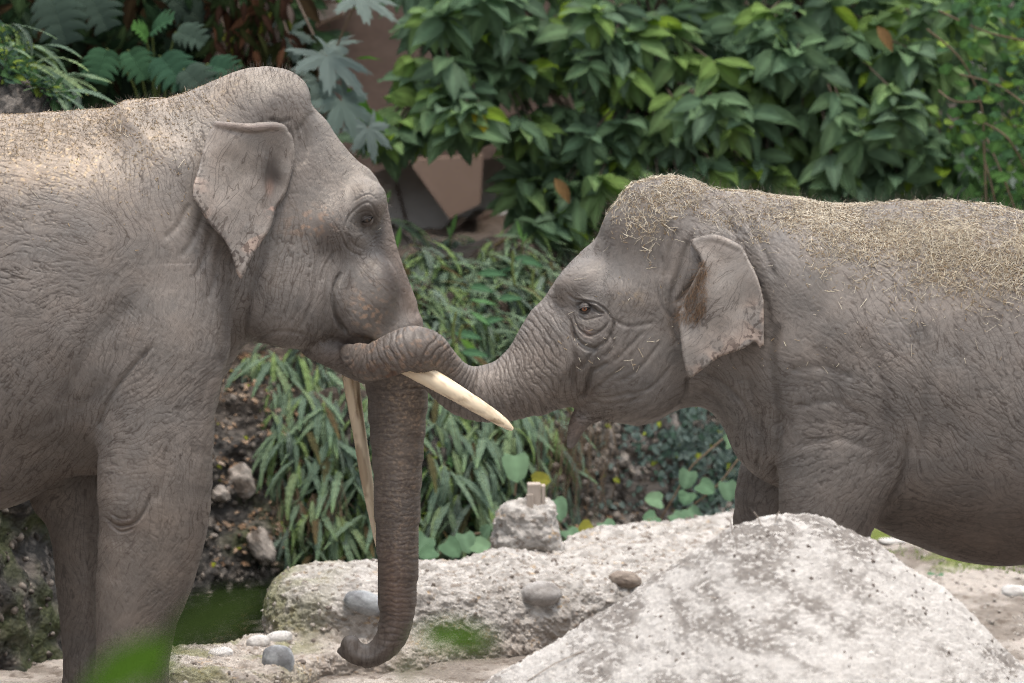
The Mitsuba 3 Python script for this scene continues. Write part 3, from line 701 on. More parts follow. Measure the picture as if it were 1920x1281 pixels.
# ------------------------------------------------ the tusked bull on the left
BT = dict(
 torso=[(-900,420),(-870,320),(-780,260),(-600,215),(-400,197),(-200,206),(0,213),(100,210),(200,204),(290,196),(350,230),(400,330),(430,450),(434,560),(426,640),(417,700),(405,770),(370,840),(300,884),(183,888),(125,897),(50,940),(0,957),(-100,978),(-250,985),(-450,965),(-650,900),(-790,800),(-880,640)],
 head=[(230,205),(290,195),(345,177),(400,153),(440,135),(480,126),(520,126),(553,137),(573,157),(581,178),(584,198),(597,210),(612,228),(630,255),(650,280),(672,303),(690,316),(705,335),(716,357),(722,382),(726,408),(733,440),(746,490),(761,530),(776,570),(787,608),(798,660),(795,720),(755,742),(700,722),(672,704),(645,694),(622,682),(600,669),(570,659),(530,651),(490,643),(462,644),(438,668),(414,690),(380,640),(300,500),(240,330)],
 near=[(236,600),(300,540),(380,560),(424,640),(418,700),(406,750),(401,790),(400,865),(397,920),(392,980),(382,1025),(370,1070),(357,1110),(345,1140),(332,1170),(322,1215),(316,1245),(314,1290),(320,1350),(332,1390),(328,1421),(178,1421),(168,1390),(176,1340),(180,1281),(181,1190),(182,1090),(186,990),(184,890),(186,840),(192,790),(204,735),(220,670)],
 far=[(40,850),(120,800),(220,840),(240,900),(235,1100),(225,1250),(240,1320),(240,1362),(105,1362),(104,1340),(116,1300),(121,1255),(119,1205),(111,1140),(104,1090),(99,1030),(87,985),(58,945)],
 trunk=[(690,600),(782,590),(792,640),(800,700),(801,760),(797,820),(791,900),(787,970),(785,1050),(782,1110),(778,1150),(768,1190),(752,1218),(725,1240),(692,1250),(660,1242),(640,1229),(626,1216),(640,1217),(641,1200),(655,1192),(670,1196),(675,1207),(690,1209),(703,1194),(710,1168),(710,1130),(708,1080),(706,1030),(703,980),(700,900),(695,830),(690,770),(687,700)],
 hind_near=[(-860,560),(-620,560),(-520,760),(-560,950),(-600,1100),(-600,1250),(-580,1421),(-790,1421),(-800,1300),(-850,1100),(-890,900),(-900,700)],
)
def turned(p): return (p[:, 0] - P(480, 0, 0)[0]) * 0.22           # the head is turned a little away
Bull = field([
    (Inflate(BT['torso'], 0.05, 0.60, 0.85, 0.03), '+', .01),
    (Inflate(BT['head'], 0.0, 0.33, 0.40, 0.014, shift=turned), '+', .09),
    (Inflate(BT['trunk'], 0.035, 0.125, 0.15, 0.008), '+', .05),
    (Inflate(BT['near'], -0.36, 0.205, 0.26, 0.012), '+', .045),
    (Inflate(BT['far'], 0.37, 0.19, 0.24, 0.012), '+', .05),
    (Inflate(BT['hind_near'], -0.34, 0.23, 0.3), '+', .08),
    (Inflate(BT['hind_near'], 0.42, 0.23, 0.3), '+', .08),
    (Ell(330, 470, -.33, 95, 190, .17, 8), '+', .16),                # shoulder blade
    (Ell(120, 560, -.36, 220, 230, .18), '+', .20),                  # ribs
    (Ell(505, 205, -.13, 72, 62, .13), '+', .10),                    # dome of the forehead
    (Ell(545, 560, -.19, 84, 92, .15), '+', .09),                    # jaw muscle
    (Ell(618, 425, -.14, 55, 48, .12), '+', .08),                    # cheekbone
    (Ell(688, 378, -.085, 38, 42, .115), '+', .05),                  # brow
    (Ell(692, 560, -.085, 50, 80, .128, -22), '+', .045),            # sheath of the near tusk
    (Tube([(704, 372, .06, 15), (722, 470, .06, 19), (748, 570, .05, 30)]), '+', .05),
    (Tube([(590, 648, -.12, 26), (628, 668, -.13, 24), (655, 690, -.09, 17), (680, 706, -.03, 12)]), '+', .03),   # lower lip
    (Tube([(628, 628, -.34, 5), (655, 640, -.34, 17), (690, 648, -.32, 16), (720, 655, -.26, 6)]), '-', .03),     # the open mouth
    (Tube([(628, 628, -.24, 5), (655, 641, -.22, 16), (690, 648, -.16, 16), (720, 655, -.16, 6)]), '-', .02),
])
v, f = animal_mesh(Bull, [-4.45, -0.85, -0.03], [-0.28, 0.9, 3.02], 0.019, (-60, 840), [(690, 420, 75)])
s = Sheet(-60, 850, 80, 1300, 1.5)
DIRS_B = [(40,300,-5,80),(60,470,-14,90),(120,560,-22,70),(60,650,30,60),(60,760,66,90),(20,880,35,70),(130,840,50,60),(200,560,55,70),(200,720,68,60),(370,230,-60,60),(320,340,-65,70),(480,180,-78,60),(560,240,-60,40),(290,240,-50,60),
 (560,520,86,60),(600,600,62,40),(520,620,18,40),(460,560,80,40),(640,300,-58,50),(690,380,-70,30),(680,450,30,25),(640,450,-60,25),(750,520,-65,45),(690,580,-50,45),(745,760,4,70),(745,900,0,70),(745,1050,0,60),(740,1160,-12,35),(690,1225,80,30),
 (330,560,72,60),(290,740,14,50),(350,740,30,40),(360,840,72,45),(240,860,4,45),(230,960,0,30),(310,960,82,50),(270,1100,48,60),(250,1230,70,50),(130,980,80,50),(150,1150,82,60),(410,560,80,40)]
c1, c2, n1, n2 = cracks(s, DIRS_B, 11)
f1, f2, *_ = cracks(s, DIRS_B, 31, (1.5, 1.3), (20, 12), 0.8, (0.4, 0.4))
leathery = 0.70 + 0.30 * np.clip(s.blob(40, 640, 190, 260) + s.blob(560, 540, 120, 130) + s.blob(370, 260, 110, 120) + s.blob(740, 950, 80, 330) + s.blob(290, 760, 120, 120) * .6, 0, 1)
deep = np.clip(s.blob(60, 620, 170, 190) + s.blob(620, 470, 80, 70) + s.blob(390, 400, 50, 110), 0, 1)
trunk_b = s.poly([(690,650),(800,650),(806,760),(795,1100),(785,1180),(740,1240),(700,1240),(700,900),(688,720)], 8)
wave_ = 2 * np.pi / 10.5 * (s.Y + 3.2 * s.noise(14, 41) + 1.4 * s.noise(5, 42) - .06 * (s.X - 745)**2 / 50)
rings_b = trunk_b * np.clip(np.cos(wave_), -.3, 1)**2 * (.35 + .65 * sstep(820, 1060, s.Y))
H = -0.0022 * c1 * leathery - 0.0018 * c2 * leathery - 0.0012 * (f1 + f2) - 0.0018 * deep * c1 + .005 * s.noise(34, 61) * deep - .0032 * rings_b + .004 * s.noise(60, 63)
lines_b = [([(655,520),(658,560),(652,600)], 4, .004), ([(585,470),(580,520),(566,575),(540,610)], 4, .006), ([(560,480),(552,540),(534,600)], 4, .006), ([(520,470),(508,530),(492,600)], 5, .006), ([(485,500),(470,560),(458,620)], 5, .007), ([(630,470),(610,500),(604,530)], 3.5, .006), ([(600,455),(592,500),(590,540)], 3.5, .006),
 ([(388,400),(375,440),(350,480)], 6, .007), ([(405,430),(392,480),(372,520)], 6, .008), ([(420,450),(412,510),(398,560)], 6, .008), ([(365,380),(345,420),(320,445)], 6, .006), ([(545,225),(530,232),(505,226)], 5, .007), ([(566,232),(574,270),(570,310)], 5, .006), ([(556,240),(562,280),(558,320)], 5, .005), ([(400,690),(380,760),(376,860)], 9, .006), ([(330,800),(318,880),(300,930)], 8, .006), ([(225,700),(150,760),(60,800)], 16, .008), ([(260,560),(180,640),(120,760)], 22, .010), ([(640,512),(630,540),(626,575),(633,606),(648,628)], 4.5, .022), ([(652,440),(648,470),(640,515)], 5, .006),
 ([(646,434),(652,415),(662,398),(676,386),(690,382),(700,392),(704,410)], 2.6, .008), ([(648,436),(656,452),(668,465),(686,472)], 2.6, .006), ([(640,440),(646,460),(660,476),(682,484)], 2.4, .004),
 ([(672,404),(684,400),(698,402)], 2.0, .006), ([(660,412),(668,424),(682,430),(694,428)], 2.0, .005), ([(660,380),(680,368),(696,366),(708,378)], 2.2, .004), ([(700,440),(712,480),(735,530),(765,590)], 9, .007),
 ([(616,242),(650,292),(688,332),(703,372)], 5, .007), ([(600,470),(597,520),(585,570),(560,620)], 5, .007), ([(575,470),(572,530),(555,590)], 4, .005), ([(540,450),(536,520),(522,590)], 4, .004), ([(615,500),(612,560),(605,610),(585,640)], 4, .006), ([(470,640),(520,622),(570,628),(610,650)], 4, .005),
 ([(500,470),(478,520),(462,580),(452,640)], 5, .006), ([(530,360),(545,330),(548,300)], 6, .004), ([(655,455),(652,490),(646,520)], 3, .004), ([(625,455),(622,490),(628,530)], 3, .004),
 ([(205,962),(232,976),(262,968),(282,945),(294,915)], 3, .012), ([(212,972),(236,986),(262,978)], 2.5, .008), ([(220,954),(240,962),(258,958)], 2.5, .006), ([(595,205),(575,225),(560,250)], 5, .004), ([(536,236),(548,255),(550,285)], 4, .005),
 ([(300,640),(262,680),(228,722),(200,772),(190,800)], 5, .014), ([(60,925),(110,898),(170,890)], 5, .004), ([(436,470),(432,540),(428,620),(418,690)], 10, .014)]
for pts, w, d in lines_b: H -= d * (.55 if 645 < pts[0][0] < 710 and 380 < pts[0][1] < 450 else 1) * s.line(pts, w)
for x, y, rx, ry, a, d in [(520,335,26,58,8,-.018),(655,330,40,40,0,-.006),(590,345,36,60,0,-.008),(680,416,22,17,0,-.010),(688,386,18,9,12,.005),(668,448,20,12,-25,.006),(240,940,40,26,0,.012),(350,960,26,120,0,.006),(250,930,70,80,0,.006)]:
    H += d * s.blob(x, y, rx, ry, a)
v = skin_on(v, f, s, H)
n = vnormals(v, f); q = QX(v); calm = np.clip(s.blob(640, 300, 60, 70) + s.blob(690, 350, 40, 40) + s.blob(600, 340, 50, 60) * .7 + s.blob(700, 590, 50, 60) * .7 + s.blob(330, 560, 60, 120) * .6 + s.blob(270, 1130, 80, 90) * .6, 0, 1); uvb = np.stack([s.at(n1 + 5 * calm, q), s.at(n2 + 5 * calm, q)], 1)
front_b = Front(v, n)
# pigment, dirt and darker creases; shade painted into mouth, eye and ear hollows
def skin_colour(s, v, n, q, base, maps, cr, crk=0.30):
    big = fbm(v * 2.1, 4, 3); mid = fbm(v * 9, 4, 9); sm = fbm(v * 55, 3, 4)
    col = np.array(base) * (0.46 + 0.72 * big + 0.36 * mid)[:, None] * (0.86 + 0.28 * sm)[:, None]
    col = col * np.where((big > .5)[:, None], 1, 1) * (1 + (mid - .5)[:, None] * [.10, 0, -.08])
    for m, tint, add in maps:
        w = np.clip(s.at(m, q), 0, 1)[:, None] if isinstance(m, np.ndarray) and m.shape == s.n else np.clip(m, 0, 1)[:, None]
        col = col * (1 - w) + (col * np.array(tint) + np.array(add)) * w
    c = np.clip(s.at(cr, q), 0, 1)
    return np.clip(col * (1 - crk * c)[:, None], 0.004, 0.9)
one = np.ones(s.n)
fine1 = s.noise(2.3, 71); fine2 = s.noise(1.7, 72); fine3 = s.noise(3.0, 73)
face = np.clip(s.blob(690, 575, 60, 75, -20) + s.blob(600, 440, 60, 50) * .8 + s.blob(670, 460, 40, 30), 0, 1)
trunkm = s.poly([(690,640),(800,640),(806,760),(795,1100),(785,1180),(740,1260),(620,1260),(620,1190),(700,1180),(700,900),(688,720)], 10)
ridge = s.poly([(716,380),(735,380),(800,600),(790,640),(760,600),(735,500)], 12)
dust = np.clip(sstep(380, 190, s.Y + 0.15 * s.X + 40 * s.noise(26, 5)) * sstep(500, 330, s.X) + s.blob(60, 300, 190, 60, -12) * 1.0, 0, 1) * sstep(-1.2, .6, s.noise(22, 15))
crumbs = dust * sstep(.3, .9, s.noise(3.2, 81)) + s.blob(40, 330, 120, 70, -20) * sstep(.5, 1.0, s.noise(3.6, 82))
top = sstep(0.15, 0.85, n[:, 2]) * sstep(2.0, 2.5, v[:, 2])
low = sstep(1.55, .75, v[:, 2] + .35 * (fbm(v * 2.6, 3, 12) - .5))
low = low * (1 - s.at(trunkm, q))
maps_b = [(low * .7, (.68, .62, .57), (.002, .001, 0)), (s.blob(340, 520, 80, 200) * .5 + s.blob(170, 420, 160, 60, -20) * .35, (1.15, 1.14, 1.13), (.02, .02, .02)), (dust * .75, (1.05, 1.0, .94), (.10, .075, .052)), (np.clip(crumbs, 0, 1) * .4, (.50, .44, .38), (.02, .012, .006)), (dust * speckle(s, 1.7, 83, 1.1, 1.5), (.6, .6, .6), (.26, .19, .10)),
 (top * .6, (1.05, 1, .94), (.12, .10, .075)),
 (trunkm * .9, (.70, .63, .58), (0, 0, 0)), (trunkm * sstep(.35, 1.0, s.noise(1.3, 77)) * s.blob(750, 840, 48, 250) * (.5 + .5 * sstep(-.5, .8, s.noise(22, 5))), (.9, .8, .7), (.15, .11, .075)), (trunkm * s.blob(735, 1130, 26, 80), (1.05, .92, .86), (.02, .008, .004)),
 (ridge * .7, (1.05, .9, .8), (.05, .03, .02)), (ridge * sstep(.2, .8, fine2) * .6, (.55, .5, .46), (0, 0, 0)),
 (face * sstep(.45, .9, fine1) * s.blob(690, 590, 40, 60), (1, .85, .75), (.14, .09, .055)), (s.blob(586, 420, 42, 26, 10) * sstep(.2, .9, fine3), (1, .86, .76), (.12, .07, .04)),
 (s.blob(612, 440, 26, 38, 10) * .8, (.42, .36, .33), (0, 0, 0)), (s.blob(600, 385, 14, 14) * .7, (.35, .33, .32), (0, 0, 0)), (s.blob(607, 395, 10, 7, -25) * sstep(.3, .8, fine2), (.8, .8, .8), (.26, .18, .13)),
 (s.line([(692,432),(712,470),(728,520),(752,575)], 15) * .75, (.40, .36, .35), (0, 0, 0)), (s.blob(690, 414, 26, 22) * .8, (.19, .175, .17), (0, 0, 0)), (s.blob(708, 440, 11, 16, 20) * .8, (.22, .2, .2), (0, 0, 0)),  # dark skin round the eye, with the lid shadow painted in
 (s.blob(650, 646, 50, 22) * .85, (.26, .21, .20), (0, 0, 0)), (s.blob(640, 672, 50, 22) * .5, (.6, .48, .42), (.01, .004, .002)), (s.blob(520, 335, 26, 52, 8) * .7, (.40, .34, .32), (0, 0, 0)), (s.blob(290, 905, 60, 200) * s.blob(350, 960, 60, 90) * .6, (1.2, 1.14, 1.08), (.02, .018, .016)),  # mouth opening and ear hollow darkened: shade painted into the skin
 (s.blob(240, 975, 34, 12) * .5, (.7, .55, .45), (.01, .004, 0)), (s.blob(330, 640, 60, 130) * .35, (1.15, 1.12, 1.08), (.01, .01, .01))]
cr = np.clip(c1 * leathery + .7 * c2 * leathery + .35 * (f1 + f2), 0, 1)
cr = np.clip(cr + 1.2 * rings_b * (rings_b > .2), 0, 1)
for pts, w, d in lines_b: cr = np.maximum(cr, s.line(pts, w * .55) * min(1, d * 110))
BASE = (.158, .140, .128)
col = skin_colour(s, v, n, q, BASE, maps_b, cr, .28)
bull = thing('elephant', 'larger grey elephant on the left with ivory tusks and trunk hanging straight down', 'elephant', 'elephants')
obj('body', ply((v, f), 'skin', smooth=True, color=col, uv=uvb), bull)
bull_v, bull_n = v, n

# its near ear: a flap with a rolled top and a pointed lower tip
EAR_B = [(536,244),(528,233),(505,229),(470,231),(440,232),(410,229),(398,240),(388,264),(378,312),(370,345),(369,367),(376,378),(391,404),(410,430),(424,446),(436,470),(444,494),(449,512),(455,522),(462,511),(473,484),(490,456),(503,436),(511,414),(516,390),(530,372),(540,340),(548,300),(546,262)]
ctrl = [(546,262,-.01),(548,300,.0),(540,340,.0),(528,372,.005),(512,400,.02),(505,330,.012),(515,345,-.01),(520,300,.0),(480,300,.05),(440,270,.07),(410,240,.075),(380,312,.06),(370,367,.085),(420,400,.085),(436,470,.095),(455,520,.10),(480,440,.07),(470,232,.06),(525,240,.03),(460,360,.065)]
v, f = ear_mesh(EAR_B, ctrl, front_b, 0.0105, rolls=[[(406,233,-.012,6),(440,237,-.02,7),(475,240,-.022,8),(510,236,-.018,7),(534,243,-.006,4)], [(498,300,-.004,4),(492,335,-.006,5),(496,375,-.004,5),(508,400,0,3)]])
se = Sheet(350, 560, 215, 540, 1.2)
a1, a2, m1, m2 = cracks(se, [(400,300,70,60),(450,420,60,60),(500,330,85,40),(470,240,0,30)], 51, (2.0, 1.6), (24, 16), .8)
He = -0.0007 * (a1 + a2); Hb = .002 * se.noise(10, 4) - .016 * se.blob(514, 335, 16, 46, 6) + .006 * se.line([(500,285),(490,335),(498,390)], 5)
v = skin_on(v, f, se, He); v[:, 1] -= se.at(Hb, QX(v)); n = vnormals(v, f); q = QX(v)
edge = np.clip(se.poly([(360,330),(378,300),(400,400),(450,470),(470,420),(500,440),(455,540),(420,470),(370,390)], 10) * 1.2 + .35 * se.poly([(372,260),(395,230),(400,330),(372,360)], 8), 0, 1)
dots = sstep(.45, .8, se.noise(1.9, 3)); pale = sstep(-.2, .5, se.noise(9, 6))
maps_e = [(np.ones(se.n), (1.16, 1.15, 1.14), (.02, .018, .016)), (edge * pale, (1.0, .9, .84), (.13, .095, .08)), (edge * dots * .95, (.34, .31, .30), (0, 0, 0)), (se.blob(514, 338, 22, 52, 6) * .95, (.17, .14, .13), (0, 0, 0)), (se.blob(508, 352, 6, 14) * .6, (1, .8, .7), (.14, .08, .06)),  # ear hollow: its shade is put into the colour as a dark oval
 (se.blob(440, 320, 60, 80) * .5, (1.15, 1.1, 1.05), (.01, .01, .008)), (se.blob(512, 395, 9, 9) * sstep(0, .6, se.noise(2, 9)), (1, .8, .8), (.2, .13, .1)), (se.line([(408,234),(470,240),(530,240)], 7) * .6, (1.2, 1.1, 1.08), (.03, .02, .02))]
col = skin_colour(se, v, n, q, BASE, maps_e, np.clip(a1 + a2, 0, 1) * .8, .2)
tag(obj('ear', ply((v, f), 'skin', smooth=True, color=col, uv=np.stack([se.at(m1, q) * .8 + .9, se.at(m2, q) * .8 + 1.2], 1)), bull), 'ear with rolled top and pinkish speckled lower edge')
eb = front_b.pix(687, 412) + [0, .016, 0]
obj('eye', eyeball(eb, .027, (.045, .025, .014), (.45, -1, -.1)), bull)
obj('eyelids', eyelids(eb, .027, -22, .20, .30, (.085, .072, .066), (.25, -1, 0)), bull)
tag(obj('tusk', tusk([(705,650,-.12,16),(738,671,-.26,18.5),(775,691,-.37,19),(830,722,-.44,17.5),(880,752,-.455,15),(925,780,-.45,12),(948,796,-.445,8.5),(962,806,-.44,3)], .3, 1.1), bull), 'near tusk, pale cream, pointing forward out of the coiled trunk')
tag(obj('tusk', tusk([(650,655,.10,15),(657,705,.12,15.5),(665,760,.14,14),(675,820,.16,12.5),(686,890,.18,12),(698,960,.20,9),(706,1012,.21,5),(709,1035,.21,1.5)], 1.0, 2.2), bull), 'far tusk, stained brown, pointing down behind the hanging trunk')
rng = np.random.default_rng(5)
qq = PX(bull_v)
cand = np.flatnonzero((bull_n[:, 2] > .55) & (qq[:, 0] > -20) & (qq[:, 0] < 600) & (bull_v[:, 2] > 2.3) & (np.abs(bull_v[:, 1]) < .35))
h1 = hairs(bull_v, bull_n, rng.choice(cand, 1500), rng, .028, .00055)
cand = np.flatnonzero((qq[:, 0] > 585) & (qq[:, 0] < 740) & (qq[:, 1] < 420) & (bull_n[:, 0] > .35) & (np.abs(bull_v[:, 1]) < .3))
h2 = hairs(bull_v, bull_n, rng.choice(cand, 260), rng, .035, .0005)
cand = np.flatnonzero((qq[:, 0] > 590) & (qq[:, 0] < 690) & (qq[:, 1] > 615) & (qq[:, 1] < 705) & (bull_n[:, 1] < -.1))
h3 = hairs(bull_v, bull_n, rng.choice(cand, 120), rng, .05, .0006)
tag(obj('hair', ply(join([h1, h2, h3]), 'hair_dark', smooth=False), bull, kind='stuff'))

# ------------------------------------------------ the tuskless cow on the right
CT = dict(
 torso=[(1330,560),(1340,440),(1370,375),(1410,374),(1440,381),(1490,382),(1565,386),(1615,385),(1665,380),(1740,377),(1790,379),(1840,382),(1875,387),(1920,400),(2050,432),(2180,500),(2290,620),(2330,780),(2290,950),(2180,1020),(2050,1050),(1920,1058),(1848,1059),(1803,1053),(1747,1036),(1707,1019),(1668,1006),(1630,985),(1550,950),(1460,915),(1420,880),(1390,845),(1371,802),(1359,770),(1345,700)],
 neck=[(1180,364),(1206,348),(1250,337),(1293,346),(1337,364),(1390,373),(1460,382),(1530,420),(1550,600),(1530,800),(1440,880),(1390,850),(1373,805),(1359,788),(1341,771),(1311,761),(1280,756),(1240,700),(1200,560)],
 head=[(1000,606),(1018,578),(1031,552),(1049,521),(1066,499),(1092,477),(1114,451),(1127,425),(1136,407),(1154,386),(1180,364),(1206,348),(1250,337),(1293,346),(1337,364),(1390,400),(1420,500),(1400,620),(1350,710),(1305,735),(1285,750),(1272,764),(1250,778),(1223,791),(1197,797),(1162,793),(1127,787),(1101,786),(1080,765),(1044,767),(1010,779),(985,740),(982,660)],
 near=[(1456,640),(1540,545),(1640,600),(1684,720),(1688,813),(1681,898),(1668,937),(1652,970),(1638,992),(1631,1024),(1625,1150),(1620,1280),(1634,1370),(1638,1424),(1450,1424),(1444,1395),(1458,1300),(1461,1100),(1461,971),(1460,909),(1456,830),(1450,730)],
 far=[(1400,850),(1384,892),(1378,932),(1375,990),(1374,1100),(1378,1250),(1364,1320),(1362,1364),(1530,1364),(1532,1330),(1518,1200),(1530,1000),(1540,860),(1460,800)],
 hind=[(2060,600),(2250,560),(2330,700),(2320,900),(2280,1100),(2270,1280),(2290,1424),(2100,1424),(2090,1300),(2080,1150),(2020,1000),(2000,800)],
)
Cow = field([
    (Inflate(CT['torso'], 0.0, 0.57, 0.80, 0.03), '+', .01),
    (Inflate(CT['neck'], 0.0, 0.37, 0.46, 0.016), '+', .09),
    (Inflate(CT['head'], 0.0, 0.30, 0.36, 0.012), '+', .06),
    (Inflate(CT['near'], -0.33, 0.195, 0.26, 0.012), '+', .05),
    (Inflate(CT['far'], 0.34, 0.17, 0.22, 0.012), '+', .05),
    (Inflate(CT['hind'], -0.30, 0.22, 0.3), '+', .08), (Inflate(CT['hind'], 0.34, 0.22, 0.3), '+', .08),
    (Tube([(1060, 655, -.02, 96), (1010, 698, -.05, 76), (975, 720, -.07, 65), (943, 733, -.085, 58), (905, 738, -.10, 52.5), (872, 733, -.11, 48), (845, 716, -.16, 44), (822, 692, -.25, 43), (800, 664, -.36, 42.5), (775, 654, -.44, 41), (745, 661, -.455, 39), (715, 674, -.42, 36.5), (690, 681, -.36, 33), (672, 676, -.30, 27), (662, 668, -.24, 22), (652, 660, -.16, 16)]), '+', .03),
    (Tube([(672, 655, -.31, 11), (690, 655, -.33, 8), (712, 655, -.36, 6)]), '+', .03),             # the finger at the trunk's tip
    (Ell(1520, 580, -.33, 95, 150, .16, -10), '+', .16), (Ell(1800, 690, -.34, 240, 230, .17), '+', .2),
    (Ell(1205, 680, -.17, 84, 100, .12, 10), '+', .07),                                              # jaw muscle
    (Ell(1092, 528, -.135, 52, 36, .10, 22), '+', .05),                                              # brow
    (Ell(1190, 565, -.20, 75, 26, .07, -6), '+', .06), (Ell(1230, 430, -.12, 85, 70, .14), '+', .10), # cheekbone, forehead
    (Ell(1108, 600, -.165, 32, 34, .06), '+', .04),
    (Tube([(1112, 492, -.02, 26), (1072, 560, -.03, 38), (1044, 640, -.04, 60)]), '+', .05),
    (Ell(1440, 815, -.11, 20, 72, .09, 4), '+', .03), (Ell(1412, 800, -.02, 26, 70, .10, 10), '+', .05), # the folds of the brisket
    (Tube([(1104, 772, -.06, 24), (1090, 786, -.07, 20), (1080, 804, -.07, 15.5), (1074, 822, -.07, 11), (1070, 834, -.07, 7)]), '+', .025), # lower lip
    (Ell(1290, 560, -.42, 18, 70, .10, 30), '-', .05),
])
v, f = animal_mesh(Cow, [-0.78, -0.8, -0.03], [3.22, 0.8, 2.5], 0.019, (630, 1980), [(1100, 585, 62)])
s = Sheet(630, 1960, 310, 1300, 1.5)
DIRS_C = [(985,716,-66,40),(1040,640,-56,40),(900,738,-84,40),(1080,560,-40,22),(845,700,-60,25),(757,658,-68,40),(690,680,-70,30),(815,650,-80,22),(1060,730,-80,30),(1180,650,52,40),(1200,730,28,40),(1150,780,4,30),(1240,660,40,40),(1180,450,75,50),(1110,530,20,24),(1100,620,-20,22),(1140,590,60,24),(1240,540,85,40),
 (1380,400,-30,50),(1290,400,-60,40),(1340,740,-8,40),(1400,720,-75,40),(1430,520,-25,40),(1480,540,-45,60),(1480,440,-40,60),(1500,680,-14,50),(1570,720,-32,55),(1560,850,14,50),(1490,880,24,40),(1600,950,82,40),(1640,860,40,40),(1440,830,80,40),(1390,920,85,50),(1750,650,-56,90),(1850,720,-52,80),(1700,560,-58,70),(1720,830,-68,50),(1800,980,-12,70),(1900,880,-30,70),(1650,450,-20,60),(1850,430,-10,80),(1400,850,-60,30)]
c1, c2, n1, n2 = cracks(s, DIRS_C, 111)
f1, f2, *_ = cracks(s, DIRS_C, 131, (1.5, 1.3), (20, 12), .8, (.4, .4))
b1, b2, nb, _ = cracks(s, DIRS_C, 151, (4.2, 3.2), (62, 34), .7, (.22, .2))
body = np.clip(s.blob(1760, 700, 260, 240) + s.blob(1570, 740, 130, 150) + s.blob(1400, 430, 110, 70), 0, 1)
tr = np.clip(s.blob(960, 715, 130, 100) + s.blob(1040, 630, 70, 80), 0, 1)
leathery = .7 + .3 * np.clip(body + tr + s.blob(1190, 680, 110, 110) * .6 + s.blob(1400, 800, 60, 120), 0, 1)
axis = catmull([(1085, 640), (1045, 672), (1010, 698), (975, 720), (943, 733), (905, 738), (872, 733), (845, 716), (822, 692), (800, 664), (775, 654), (745, 661), (715, 674), (690, 681), (672, 676), (655, 664)], 16)
arc = np.concatenate([[0], np.cumsum(np.linalg.norm(np.diff(axis, axis=0), axis=1))]); near_ = (s.X < 1100) & (s.Y > 560) & (s.Y < 830)
dd, ii = cKDTree(axis).query(np.stack([s.X[near_], s.Y[near_]], 1)); al = np.zeros(s.n); al[near_] = arc[ii]; dm = np.full(s.n, 999.); dm[near_] = dd
al = ndimage.gaussian_filter(al, 2)
rings_c = sstep(105, 80, dm) * sstep(1075, 1030, s.X) * np.clip(np.cos(2 * np.pi / 12.5 * (al + 3.0 * s.noise(14, 43) + 1.3 * s.noise(5, 44))), -.3, 1)**2
H = -.0023 * c1 * leathery * (1 - .6 * tr) - .0019 * c2 * leathery - .0012 * (f1 + f2) - .0020 * (b1 + .7 * b2) * np.clip(body + tr * .4, 0, 1) + .005 * s.noise(34, 62) * body - .0040 * rings_c + .004 * s.noise(60, 64)
